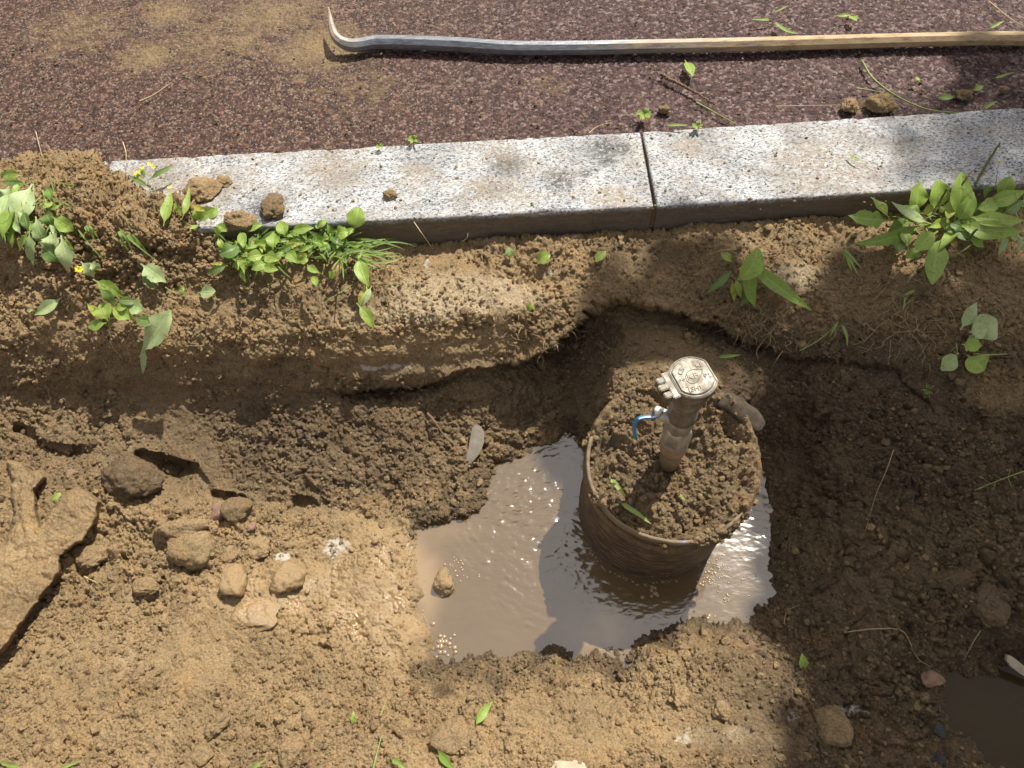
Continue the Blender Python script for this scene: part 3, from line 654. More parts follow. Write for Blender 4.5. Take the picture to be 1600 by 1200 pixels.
M_PALEST = simple("pale_stone", (.38, .31, .22), .8, .3, 60, .6)
R_ = rock
R_("clod", 305, 856, 33, "large flat-topped tan clod in the rubble left of the wet mud", "clod", seed=1, asp=(1.05, .95, .8), rough=.5, rot=.3)
R_("stone", 368, 906, 26, "wet tan stone tipped on end beside the shiny mud", "stone", seed=2, asp=(.85, 1.15, .8), wetv=.1, mudv=.55, rough=.25, rot=.6)
R_("stone", 446, 905, 27, "knobbly wet stone coated in yellow mud, right of the tipped stone", "stone", seed=3, asp=(1, .9, .8), wetv=.1, mudv=.6, rough=.8)
R_("clod", 372, 798, 22, "dark brown rounded clod at the foot of the trench wall", "clod", seed=4, wetv=.55, rough=.4, asp=(1.2, .9, .8))
R_("stone", 341, 800, 15, "small reddish stone leaning on the dark clod below the trench wall", "stone", M_RUST, seed=5, rough=.3)
R_("stone", 394, 824, 7, "tiny pink stone among crumbs below the dark clod", "pebble", M_RUST, seed=6, rough=.2)
R_("stone", 109, 739, 7, "tiny orange stone in the shade above the forked root", "pebble", M_RUST, seed=7, rough=.2)
R_("boulder", 214, 748, 36, "big smooth dark lump under the trench wall, left of the black hollow", "lump", seed=8, wetv=.75, rough=1.2, asp=(1.15, .9, .7), lift=.1)
R_("clod", 272, 733, 13, "small dark clod wedged in the black hollow", "clod", seed=9, wetv=.8, rough=.4)
R_("clod", 285, 826, 23, "long tan clod above the large flat-topped one", "clod", seed=10, asp=(1.5, .7, .7), rough=.7)
R_("clod", 356, 868, 15, "small round clod right of the large flat-topped one", "clod", seed=11, rough=.4, wetv=.25)
R_("clod", 405, 855, 17, "half-wet yellow clod above the knobbly wet stone", "clod", seed=12, mudv=.4)
R_("clod", 225, 915, 17, "angular tan clod left of the tipped stone", "clod", seed=13, asp=(1.2, .9, .6), rough=.5)
R_("clod", 140, 870, 22, "long crumbly clod right of the forked root", "clod", seed=14, asp=(1.5, .8, .6))
R_("clod", 390, 962, 26, "wide low mound of wet mud under the tipped stone", "clod", seed=15, mudv=.8, asp=(1.5, .9, .28), rough=1.2)
R_("stone", 695, 912, 17, "rounded tan stone standing in the left edge of the muddy pool", "stone", seed=16, asp=(.85, 1.15, .9), mudv=.5, rough=.35, lift=.6).location = W(695, 912, ZW + .006)
R_("stone", 1300, 1132, 25, "mud-crusted oval stone at the edge of the shade, bottom right", "stone", seed=17, asp=(1.15, .85, .8), rot=-.7, rough=.5, wetv=.15)
R_("clod", 710, 1148, 29, "squat clod at the bottom beside the green leaf", "clod", seed=18, rough=.5, asp=(1.1, .9, .6))
R_("stone", 631, 1141, 19, "smooth oval stone at the bottom, left of the squat clod", "stone", seed=19, rough=.15, asp=(1.1, .8, .7), wetv=.1)
R_("clod", 668, 1146, 15, "narrow clod between the oval stone and the squat clod", "clod", seed=20, asp=(.7, 1.3, .7))
R_("clod", 382, 1146, 15, "rounded tan clod at lower left, alone in flat soil", "clod", seed=21, rough=.3, asp=(1.2, .9, .7))
R_("clod", 338, 1134, 17, "pointed clod left of the rounded one, lower left", "clod", seed=22, asp=(1.3, .7, .8), rot=.7)
R_("clod", 452, 1172, 22, "craggy clod by the grass stem at the bottom edge", "clod", seed=23)
R_("clod", 315, 1178, 15, "flat clod at the bottom edge, lower left", "clod", seed=24, asp=(1.4, .8, .5), rough=.3)
R_("clod", 484, 1122, 12, "small square clod above the craggy bottom one", "clod", seed=25, rough=.4)
R_("stone", 1456, 1060, 15, "flat rusty red stone left of the dark puddle", "stone", M_RUST, seed=26, asp=(1.1, .9, .5), rough=.4)
R_("stone", 1466, 1141, 10, "dark bluish stone beside the puddle's lower rim", "stone", M_DARKST, seed=27, rough=.5)
R_("stone", 1468, 1188, 10, "dark bluish stone near the bottom edge below the other one", "stone", M_DARKST, seed=28, rough=.5)
R_("stone", 890, 1207, 24, "smooth pale stone cut by the bottom edge of the picture", "stone", M_PALEST, seed=29, asp=(1.3, .8, .6), rough=.1)
R_("clod", 316, 296, 22, "tan crumbly clod lying on the left kerb stone", "clod", seed=30, wetv=.1, lift=.4, asp=(1.1, 1, .6))
R_("clod", 346, 285, 11, "small tan clod touching the larger one on the left kerb stone", "clod", seed=31, wetv=.1, lift=.4)
R_("clod", 610, 306, 10, "lone orange-brown clod in the middle of the left kerb stone", "clod", seed=32, wetv=.2, lift=.4)
R_("clod", 428, 326, 20, "dark clod on the front edge of the left kerb stone above the leafy clump", "clod", seed=33, wetv=.55, lift=.3, asp=(1, 1.1, .6))
R_("clod", 372, 344, 21, "low tan clod on the kerb edge left of the dark one", "clod", seed=34, wetv=.1, lift=.3, asp=(1.2, .9, .5))
R_("clod", 1327, 166, 12, "round sandy clod on the road, left of its pair", "clod", seed=35, wetv=.05, lift=.4)
R_("clod", 1377, 164, 18, "larger sandy clod on the road, right of its pair", "clod", seed=36, wetv=.05, lift=.35)
R_("clod", 1504, 150, 11, "brown clod under a leaf on the shaded road", "clod", seed=37, wetv=.4, lift=.35)
R_("clod", 1040, 172, 9, "flat brown crumb of soil on the road above the kerb joint", "clod", seed=38, wetv=.25, lift=.3)
R_("clod", 1568, 141, 7, "small brown pellet at the right end of the road", "clod", seed=39, wetv=.3, lift=.35)
R_("clod", 1490, 905, 24, "dark lump in the cracked soil at the right", "clod", seed=40, wetv=.8, lift=.0, asp=(1.4, .8, .6))
R_("clod", 1545, 945, 26, "wide dark clod below the cracked soil at the right", "clod", seed=41, wetv=.75, lift=.0, asp=(.9, 1.2, .6))
R_("clod", 1220, 1000, 10, "small dark clod just right of the pool's lower corner", "clod", seed=42, wetv=.7)
R_("clod", 1012, 766, 16, "reddish brown clod on the fill inside the round casing", "clod", seed=43, wetv=.35, lift=.3)
R_("clod", 945, 700, 15, "orange-brown clod at the left rim of the casing", "clod", seed=44, wetv=.2)
R_("clod", 1062, 1085, 16, "tan clod in the bank below the pool", "clod", seed=45, wetv=.1)
R_("clod", 1125, 1110, 14, "tan clod near the pale patch under the pool", "clod", seed=46, wetv=.1, rough=.6)

# forked mud-caked root at the left edge
mb = MB(); M_FORK = M_SOIL
fork_poly = [(-70, 1060), (0, 1018), (22, 990), (45, 955), (67, 922), (92, 895), (90, 868), (127, 842), (145, 812), (155, 785), (140, 772), (117, 766), (98, 777), (80, 806), (63, 828), (55, 800), (53, 765), (70, 745), (62, 738), (44, 741), (32, 727), (13, 723), (18, 757), (24, 806), (10, 850), (-30, 880), (-90, 930)]
def poly_sd(px, py, poly):
    d = np.full(px.shape, 1e9); ins = np.zeros(px.shape, bool); n_ = len(poly)
    for i in range(n_):
        (x1, y1), (x2, y2) = poly[i], poly[(i + 1) % n_]; ex, ey = x2 - x1, y2 - y1
        t_ = np.clip(((px - x1) * ex + (py - y1) * ey) / (ex * ex + ey * ey), 0, 1); d = np.minimum(d, np.hypot(px - x1 - t_ * ex, py - y1 - t_ * ey))
        c_ = ((y1 > py) != (y2 > py)) & (px < ex * (py - y1) / (ey + 1e-12) + x1); ins ^= c_
    return np.where(ins, d, -d)
gu_, gv_ = np.arange(-100, 175, 1.5), np.arange(705, 1075, 1.5); GU, GV = np.meshgrid(gu_, gv_); gq = np.stack([GU.ravel(), GV.ravel(), 0 * GU.ravel()], -1)
sdp = poly_sd(GU.ravel(), GV.ravel(), fork_poly) + fbm(gq, 1 / 22., 4, 31) * 4 + 6
zt = -.292 + .050 * sstep(-1, 7, sdp) + .010 * sstep(0, 30, sdp)
FP = W(GU.ravel(), GV.ravel(), zt); fb = billow(FP, 50, 4, 77, .65, .5)
FP[:, 2] += ((fb - fb.mean()) * .018 + fbm(FP, 120, 3, 34) * .0022 + fbm(FP * np.array([.6, 1.3, 1]), 20, 4, 32) * .012) * sstep(0, 6, sdp)
FP[:, 2] = np.where(sdp < -2, -.33, FP[:, 2])
me = grid_mesh("forked_root", FP, len(gu_), len(gv_), True, {"wet": np.clip(.16 + .3 * fbm(FP, 15, 3, 33), 0, 1), "pale": 0 * sdp, "mud": 0 * sdp, "sand": 0 * sdp})
bm = bmesh.new(); bm.from_mesh(me); bmesh.ops.delete(bm, geom=[v_ for v_ in bm.verts if sdp[v_.index] < -3.5], context='VERTS'); bm.to_mesh(me); bm.free()
tag(obj("forked_root", me, M_SOIL), "flat forked root caked in tan mud at the left edge of the picture", "root")

# ------------------------------------------------------------------ round casing with its fill
ZR = -.12
CC = W(1048, 722, ZR); CB = CC + np.array([-.014, .004, -.27]); CRAD = .142
def make_casing():
    t = NT("mud_coated_casing"); o = t.objc()
    sx = t.node("ShaderNodeSeparateXYZ"); t.put(sx.inputs[0], o)
    ang = t.math('ARCTAN2', sx.outputs[1], sx.outputs[0])
    cv = t.node("ShaderNodeCombineXYZ"); t.put(cv.inputs[0], t.math('MULTIPLY', ang, 1.1)); t.put(cv.inputs[2], t.math('ADD', t.math('MULTIPLY', sx.outputs[2], 55), t.math('MULTIPLY', t.noise(o, 5, 2), 3)))
    st = t.noise(cv.outputs[0], 3.2, 6, .75)
    col = t.ramp(st, [(.34, (.026, .015, .008)), (.5, (.075, .045, .023)), (.66, (.24, .165, .095))])
    sp = t.ramp(t.noise(o, 330, 3, .7), [(.66, 0.0), (.72, .6)]); col = t.mix(sp, col, (.36, .27, .18))
    return t.set(Base_Color=col, Roughness=.62, Normal=t.bump(t.math('ADD', st, t.math('MULTIPLY', t.noise(o, 200, 4), .4)), .8, .003), **{"Specular IOR Level": .4})
def make_rim():
    t = NT("scuffed_plastic_rim"); o = t.objc()
    m = t.ramp(t.noise(o, 20, 5, .75), [(.31, 0.0), (.42, 1.0)])
    col = t.mix(m, t.mix(t.noise(o, 90, 3), (.20, .23, .27), (.07, .08, .10)), (.17, .118, .070))
    return t.set(Base_Color=col, Roughness=t.math('ADD', .32, t.math('MULTIPLY', m, .5)), Normal=t.bump(t.noise(o, 180, 4, .7), .6, .002))
casing = bpy.data.objects.new("round_casing", None); C.objects.link(casing); casing.location = CB
casing.empty_display_size = .1
tag(casing, "round mud-coated pipe casing filled with soil, standing in the muddy pool", "pipe casing")
def ringmesh(name, rows, n=240):
    V_ = []
    for k, (r, z) in enumerate(rows):
        for i in range(n):
            a_ = 2 * math.pi * i / n; f = (z) / (ZR - CB[2])
            base = np.array([0, 0, 0]) + (CC - CB) * f
            V_.append((base[0] + r * math.cos(a_), base[1] + r * math.sin(a_), z))
    V_ = np.array(V_); F_ = [(k * n + i, k * n + (i + 1) % n, (k + 1) * n + (i + 1) % n, (k + 1) * n + i) for k in range(len(rows) - 1) for i in range(n)]
    return V_, F_
H = ZR - CB[2]
rows = [(CRAD * (.97 + .03 * z / H), z) for z in np.linspace(0, H - .012, 60)]
V_, F_ = ringmesh("wall", rows)
q = V_ * 1.0; nrm = np.stack([q[:, 0], q[:, 1], 0 * q[:, 0]], -1); nrm /= np.linalg.norm(nrm, axis=1, keepdims=True)
an = np.arctan2(q[:, 1], q[:, 0]); qq = np.stack([np.cos(an) * .5, np.sin(an) * .5, q[:, 2] * 30], -1)
V_ = V_ + nrm * (vnoise(qq, 3, 4) * .0012 + fbm(q, 20, 3, 6) * .0018)[:, None]
obj("wall", raw_mesh("wall", V_, F_), make_casing(), casing)
z0 = H - .012
rows = [(CRAD + .0005, z0), (CRAD + .001, z0 + .001), (CRAD + .0015, z0 + .006), (CRAD + .001, z0 + .011), (CRAD - .0005, z0 + .0125), (CRAD - .004, z0 + .0120), (CRAD - .0055, z0 + .008), (CRAD - .006, z0 - .03)]
V_, F_ = ringmesh("rim", rows); an = np.arctan2(V_[:, 1], V_[:, 0])
dq = np.stack([np.cos(an), np.sin(an), 0 * an], -1)
V_[:, 2] += (vnoise(dq, 3, 5) * .006 + vnoise(dq, 9, 6) * .003 + vnoise(dq, 30, 7) * .0012); V_[:, :2] *= (1 + vnoise(dq, 5, 8) * .010)[:, None]
obj("rim", raw_mesh("rim", V_, F_), make_rim(), casing)
# mud still clinging over the rim in places
# soil fill
nrd, nan = 90, 340
rr, aa = np.meshgrid(np.linspace(0.0, CRAD + .006, nrd), np.linspace(0, 2 * math.pi, nan), indexing='ij')
X = CC[0] + rr * np.cos(aa); Y = CC[1] + rr * np.sin(aa)
back = np.sin(aa) * rr / CRAD; right = np.cos(aa) * rr / CRAD
Zf = ZR - .020 + .030 * sstep(.0, .9, back) + .020 * sstep(.1, .9, right) + .016 * np.exp(-(((right + .25) / .35) ** 2 + ((back - .55) / .3) ** 2)) + .010 * np.exp(-(((right - .45) / .25) ** 2 + ((back + .45) / .25) ** 2)) - .016 * sstep(.5, .95, rr / CRAD) * sstep(.25, -.4, right) * sstep(.5, .1, back)
Q = np.stack([X.ravel(), Y.ravel(), Zf.ravel()], -1)
k1, _, j1 = clods(Q, 40, 11); k2, _, _ = clods(Q, 85, 12); k3, _, _ = clods(Q, 170, 13)
fallen = sstep(.3, 1, (right * .8 + back * .6).ravel())
bf = billow(Q, 42, 4, 230, .65, .5); bg_ = billow(Q, 110, 3, 240, .7, .5)
bl = billow(Q, 20, 3, 250, .6, .6); Q[:, 2] += (bl - bl.mean()) * .050 * sstep(1.02, .8, rr / CRAD).ravel() + bf * .026 + bg_ * .010 - .004 + k3 * .001 + fbm(Q, 12, 3, 14) * .010 + fallen * .016 - .008
rim_t = sstep(.965, 1.04, rr / CRAD).ravel(); spill = sstep(-.1, .25, fbm(Q, 16, 3, 15) * 1.2 + .9 * fallen + 1.1 * sstep(.15, .6, back.ravel()) - .10)
Q[:, 2] = Q[:, 2] * (1 - rim_t * (1 - spill)) + (ZR - .020) * rim_t * (1 - spill) + .012 * spill * sstep(.80, .97, rr / CRAD).ravel()
Q[:, 2] -= .016 * sstep(1.0, 1.045, rr / CRAD).ravel()
me = grid_mesh("fill", Q, nan, nrd, True, {"wet": np.clip(.66 - .25 * j1 + .3 * fbm(Q, 14, 3, 19) + .1 * k1, 0, 1), "pale": np.zeros(len(Q)), "mud": blob(*proj(Q), 1085, 735, 22, 40, 2) * .45})
tag(obj("soil_fill", me, M_SOIL), kind="structure")
n = 1700; a_ = nr.rand(n) * 2 * math.pi; r_ = CRAD * np.sqrt(nr.rand(n)) * .97; ii = (np.clip((r_ / (CRAD + .006) * (nrd - 1)).astype(int), 0, nrd - 1)) * nan + np.clip((a_ / (2 * math.pi) * (nan - 1)).astype(int), 0, nan - 1)
s_ = .0010 + .0035 * nr.rand(n) ** 3
me = scatter_crumbs("fill_crumbs", Q[ii] + np.array([0, 0, 1]) * s_[:, None] * .4, s_, {"wet": .35 + .35 * nr.rand(n), "pale": np.zeros(n), "mud": np.zeros(n)}, seed=8)
tag(obj("fill_crumbs", me, M_SOIL), kind="stuff")

n = 1500; a_ = nr.rand(n) * 2 * math.pi
dq = np.stack([np.cos(a_), np.sin(a_), 0 * a_], -1); keep = nr.rand(n) < sstep(-.05, .25, fbm(dq, 2.6, 3, 321) + .25 * np.clip(np.cos(a_ - .7), 0, 1)); a_ = a_[keep]; n = len(a_)
r_ = CRAD + nr.randn(n) * .0045; zz_ = ZR + .0005 - np.clip(r_ - CRAD, 0, 1) * 1.6 - np.abs(nr.randn(n)) * .003; s_ = .0016 + .0042 * nr.rand(n) ** 2
me = scatter_crumbs("rim_mud", np.stack([CC[0] + r_ * np.cos(a_), CC[1] + r_ * np.sin(a_), zz_], -1), s_, {"wet": .25 + .5 * nr.rand(n), "pale": np.zeros(n), "mud": np.zeros(n)}, seed=12)
tag(obj("rim_mud", me, M_SOIL), kind="stuff")

# ------------------------------------------------------------------ standpipe with capped valve
M_BRASS = None
def make_brass():
    t = NT("mud_filmed_bronze"); o = t.objc(); m = t.noise(o, 55, 5, .7)
    col = t.ramp(m, [(.3, (.075, .058, .038)), (.5, (.15, .128, .095)), (.72, (.25, .225, .185))])
    return t.set(Base_Color=col, Metallic=.25, Roughness=t.ramp(m, [(.3, .65), (.7, .38)]), Normal=t.bump(t.noise(o, 260, 4), .35, .0012))
M_BRASS = make_brass()
M_FITW = simple("white_fitting", (.42, .40, .36), .35, .45, 60, .25, .5, .55)
M_PIPE = simple("mud_filmed_pipe", (.24, .175, .105), .5, .35, 60, .3, .5)
M_BLUE = simple("blue_vinyl", (.03, .19, .38), .4, .25, 90, .2, .5)
M_WORN = simple("worn_white_edge", (.72, .74, .74), .5, .15)
VB = W(1047, 716, -.125)
# find the height at which a plumb line reaches photo row v, then follow the photo's lean
axis_px = [(1047, 722), (1050, 705), (1054, 690), (1060, 673), (1066, 655), (1070, 640), (1076, 618), (1080, 603), (1084, 584)]
def plumb(v):
    lo_, hi_ = -.05, .5
    for _ in range(40):
        m_ = (lo_ + hi_) / 2
        if proj(VB + np.array([0, 0, m_]))[1] > v: lo_ = m_
        else: hi_ = m_
    return m_
AX = []
for (u, v) in axis_px:
    h_ = plumb(v); z_ = VB[2] + h_; p_ = W(u, v, z_); AX.append(p_)
AX = np.array(AX)
# straight axis fitted through them
A0 = VB.copy(); AT = AX[-1]; adir = (AT - A0); AL = np.linalg.norm(adir); adir /= AL
valve = bpy.data.objects.new("standpipe_valve", None); C.objects.link(valve); valve.location = A0 - adir * .02
valve.rotation_euler = Vector(adir).to_track_quat('Z', 'Y').to_euler(); valve.empty_display_size = .05
tag(valve, "capped bronze valve with white collar and blue lever on a short pipe in the casing", "valve")
def s_of(v):   # distance along axis at photo row v
    best = min(np.linspace(0, AL, 400), key=lambda t_: abs(proj(A0 + adir * t_)[1] - v)); return best + .02
def px2m(v): return depth(A0 + adir * (s_of(v) - .02)) / FPX
def lathe(name, prof, mat, n=64, poly=None, z_noise=0):
    V_ = []; m = len(prof)
    for (r, z) in prof:
        for i in range(n):
            a_ = 2 * math.pi * i / n; k_ = 1.0
            if poly: k_ = math.cos(math.pi / poly) / math.cos((a_ % (2 * math.pi / poly)) - math.pi / poly)
            V_.append((r * k_ * math.cos(a_), r * k_ * math.sin(a_), z))
    F_ = [(k * n + i, k * n + (i + 1) % n, (k + 1) * n + (i + 1) % n, (k + 1) * n + i) for k in range(m - 1) for i in range(n)]
    F_.append(tuple(range(n))[::-1]); F_.append(tuple((m - 1) * n + i for i in range(n)))
    return obj(name, raw_mesh(name, V_, F_, True), mat, valve)
w = lambda px, v: px * px2m(v) / 2
S = s_of
lathe("pipe", [(w(34, 715), -.03), (w(34, 715), S(700)), (w(36, 700), S(697))], M_PIPE)
lathe("collar", [(w(40, 695), S(702)), (w(43, 690), S(698)), (w(43, 690), S(688)), (w(41, 690), S(685))], M_PIPE)
lathe("hex_nut", [(w(40, 685), S(686)), (w(47, 680), S(683)), (w(47, 670), S(669)), (w(43, 668), S(666)), (w(40, 665), S(665))], M_FITW, poly=6)
lathe("white_sleeve", [(w(39, 665), S(667)), (w(40, 660), S(652)), (w(41, 650), S(649))], M_FITW)
rb = w(62, 610)
lathe("body", [(w(40, 650), S(652)), (w(46, 648), S(650)), (w(46, 645), S(643)), (w(41, 640), S(640)), (w(42, 636), S(634)), (w(46, 634), S(631)), (w(47, 630), S(626)), (w(52, 620), S(621)), (rb, S(614)), (rb, S(603)), (rb * 1.06, S(601)), (rb * 1.08, S(597))], M_BRASS)
# cap: disc with two flats
rc = w(79, 584); zc = S(590)
def capmesh(r, z0_, z1_, flat, bev=.0012, n=96):
    V_ = []
    for (f, z) in ((1, z0_), (1, z1_ - bev), (1 - bev / r, z1_)):
        for i in range(n):
            a_ = 2 * math.pi * i / n; x, y = r * f * math.cos(a_), r * f * math.sin(a_)
            x = max(-flat * f, min(flat * f, x)); V_.append((x, y, z))
    F_ = [(k * n + i, k * n + (i + 1) % n, (k + 1) * n + (i + 1) % n, (k + 1) * n + i) for k in range(2) for i in range(n)]
    F_.append(tuple(range(n))[::-1]); F_.append(tuple(2 * n + i for i in range(n)))
    V_ = np.array(V_); return V_, F_
CAPROT = math.radians(-47 + 90 + 90)           # the flats run from upper left to lower right in the photo
def rotz(V_, a_): c_, s_ = math.cos(a_), math.sin(a_); V_ = V_.copy(); V_[:, :2] = V_[:, :2] @ np.array([[c_, s_], [-s_, c_]]); return V_
qrot = valve.rotation_euler.to_quaternion().inverted()
# direction (in the valve's frame) that runs left-down in the photo at the cap
ptop = A0 + adir * (zc - .02)
pleft = W(1040, 604, ptop[2]); hdir = Vector(pleft - ptop); hdir = qrot @ hdir; HA = math.atan2(hdir.y, hdir.x)
V_, F_ = capmesh(rc, zc - .012, zc + .002, rc * .86); V_ = rotz(V_, HA); cap = obj("cap", raw_mesh("cap", V_, F_, False), M_BRASS, valve)
V_, F_ = capmesh(rc * .85, zc + .0021, zc + .0042, rc * .72); V_ = rotz(V_, HA); plate = obj("cap_face", raw_mesh("cap_face", V_, F_, False), M_BRASS, cap)
# groove ring drawn by a low bead round the face
def bead(name, pts, r, mat, parent):
    mb_ = MB(); tube(mb_, pts, r, 6, cap=False); return mb_.build(name, mat, parent)
ring = [(max(-rc * .78, min(rc * .78, rc * .93 * math.cos(a_))), rc * .93 * math.sin(a_), zc + .0022) for a_ in np.linspace(0, 2 * math.pi, 80)]
bead("edge_bead", rotz(np.array(ring), HA), .0009, M_BRASS, cap)
def cast_text(s, x, y, size, rot, parent):
    cu = bpy.data.curves.new("lettering", 'FONT'); cu.body = s; cu.size = size; cu.extrude = .0006; cu.align_x = 'CENTER'; cu.align_y = 'CENTER'
    to = bpy.data.objects.new("tmp", cu); C.objects.link(to); bpy.context.view_layer.update()
    me_ = bpy.data.meshes.new_from_object(to); bpy.data.objects.remove(to); me_.name = "lettering"
    o = obj("lettering", me_, M_LETT, parent); o.location = (x, y, zc + .0046); o.rotation_euler.z = rot; return o
M_LETT = simple("raised_letter_bronze", (.15, .12, .085), .5, .3, 90, .2, .5, .2)
# photo-right in the cap frame
pr = Vector(W(1100, 584, ptop[2]) - W(1084, 584, ptop[2])); pr = qrot @ pr; RA = math.atan2(pr.y, pr.x)
def capxy(du, dv):   # photo offset from cap centre -> cap frame
    q_ = qrot @ Vector(W(1084 + du, 582 + dv, ptop[2]) - W(1084, 582, ptop[2])); return q_.x, q_.y
for s_, du, dv, size, ro in (("KF", -1, 1, .016, .25), ("(SH)", 3, 20, .012, .15), ("4", -9, 17, .012, .2), ("CS", -18, -7, .012, 1.2), ("P2", 22, 0, .011, .3), ("KI", 8, -16, .011, .3), ("'o", -16, 6, .010, .8)):
    x_, y_ = capxy(du, dv); cast_text(s_, x_, y_, size * .88, RA + ro, plate)
tear = []
for a_ in np.linspace(0, 2 * math.pi, 40):
    r_ = 10.5; x_, y_ = r_ * math.cos(a_), r_ * math.sin(a_); k_ = max(0, math.cos(a_ + .55)) ** 6; x_ += k_ * 6; y_ -= k_ * 5
    q_ = capxy(x_ - 1, y_ + 1); tear.append((q_[0], q_[1], zc + .0044))
bead("emblem_outline", tear, .0006, M_LETT, plate)
# three hinge lugs
def boxm(name, c, sx_, sy_, sz_, ang, mat, parent, bev=.0012):
    bm = bmesh.new(); bmesh.ops.create_cube(bm, size=1)
    for v in bm.verts: v.co = Vector((v.co.x * sx_, v.co.y * sy_, v.co.z * sz_))
    bmesh.ops.bevel(bm, geom=bm.edges[:], offset=bev, segments=2, affect='EDGES')
    me_ = bpy.data.meshes.new(name); bm.to_mesh(me_); bm.free()
    o = obj(name, me_, mat, parent); o.location = c; o.rotation_euler.z = ang; return o
ux, uy = math.cos(HA), math.sin(HA)
boxm("hinge_bridge", (ux * rc * .93, uy * rc * .93, zc - .006), .012, rc * 1.25, .014, HA, M_BRASS, cap)
for k in (-1, 0, 1):
    d_ = rc * 1.13 + (.003 if k == 0 else 0)
    boxm("hinge_lug", (ux * d_ - uy * k * .0125, uy * d_ + ux * k * .0125, zc - .008 + (.002 if k == 0 else 0)), .018, .0100, .015, HA, M_BRASS, cap)
# side stub and blue lever
st0 = qrot @ Vector(A0 + adir * (S(650) - .02) - np.array(valve.location)); 
def loc(u, v, ref_v, fwd=0.0):
    """photo pixel at the distance of the axis at photo row ref_v -> valve frame"""
    ref = A0 + adir * (S(ref_v) - .02); d = rays(u, v); t_ = (depth(ref) - fwd); p_ = CAM + d * t_; return qrot @ Vector(p_ - np.array(valve.location))
mb = MB(); tube(mb, [loc(1062, 655, 655), loc(1040, 650, 652, .003), loc(1030, 645, 650, .005)], [.011, .0105, .0095], 20); mb.build("side_stub", M_FITW, valve)
mb = MB(); tube(mb, [loc(1031, 645, 650, .006), loc(1025, 641, 650, .009)], [.0095, .0095], 6); mb.build("stub_nut", M_FITW, valve)
def strap(pts, wdt, th, name, mat, parent):
    pts = spline(pts, 26); mb_ = MB(); V_ = []; F_ = []
    for i, p_ in enumerate(pts):
        d = pts[min(i + 1, 25)] - pts[max(i - 1, 0)]; d = d / np.linalg.norm(d); up = np.array([0.25, -.45, .85]); s_ = np.cross(d, up); s_ /= np.linalg.norm(s_); n_ = np.cross(s_, d)
        for (a_, b_) in ((-1, -1), (1, -1), (1, 1), (-1, 1)): V_.append(p_ + s_ * a_ * wdt / 2 + n_ * b_ * th / 2)
    for i in range(25):
        for k in range(4): F_.append((i * 4 + k, i * 4 + (k + 1) % 4, (i + 1) * 4 + (k + 1) % 4, (i + 1) * 4 + k))
    F_ += [(3, 2, 1, 0), (100, 101, 102, 103)]; mb_.add(V_, F_); return mb_.build(name, mat, parent)
lp = [loc(1034, 641, 650, .008), loc(1022, 651, 650, .010), loc(1008, 652, 652, .012), loc(997, 655, 655, .012), loc(991, 665, 665, .012), loc(993, 685, 680, .010)]
lp = [np.array(q_) for q_ in lp]
lever = strap(lp, .0066, .0025, "lever", M_BLUE, valve)
strap([q_ + np.array([0, 0, .0022]) + np.array([.0012, .0012, 0]) for q_ in lp], .0022, .0012, "worn_edge", M_WORN, lever)
mb = MB(); tube(mb, [loc(1028, 641, 650, .016), loc(1028, 641, 650, .022)], [.0065, .0055], 6); mb.build("lever_nut", M_WORN, valve)

# broken flattened pipe piece behind the casing
M_HOSE = simple("grey_brown_rubber", (.06, .047, .034), .85, .6, 60, 1.0, .1)
mb = MB(); c_ = spline([W(1108, 622, -.095), W(1135, 627, -.082), W(1162, 645, -.082), W(1184, 668, -.098)], 40)
tube(mb, c_, list(np.interp(np.linspace(0, 1, 40), [0, .3, .8, 1], [.014, .018, .021, .017])), 28)
q = np.array(mb.V); cc = np.repeat(np.array(c_), 28, 0); q = cc + (q - cc) * np.array([1.0, 1.0, .6]); dn = (q - cc); dn /= np.linalg.norm(dn, axis=1, keepdims=True) + 1e-9
q += dn * (fbm(q * np.array([1, 1, 1]), 60, 4, 3) * .003)[:, None]; mb.V = [tuple(x) for x in q]
tag(mb.build("broken_hose", M_HOSE), "short grey-brown piece of thick hose bent over the back rim of the casing", "hose piece")
# dark hose ring lying inside the casing rim at the right
M_BLACKP = simple("dark_blue_plastic", (.055, .065, .085), .35, .4, 80, .2, .6)
mb = MB(); pts = []
for a_ in np.linspace(math.radians(58), math.radians(-28), 40):
    pts.append((CC[0] + (CRAD - .013) * math.cos(a_), CC[1] + (CRAD - .013) * math.sin(a_), ZR + .004 + .004 * math.sin(a_ * 3)))
tube(mb, pts, .0055, 10); tag(mb.build("dark_hose", M_BLACKP), "thin dark blue hose curving inside the right rim of the casing", "hose")

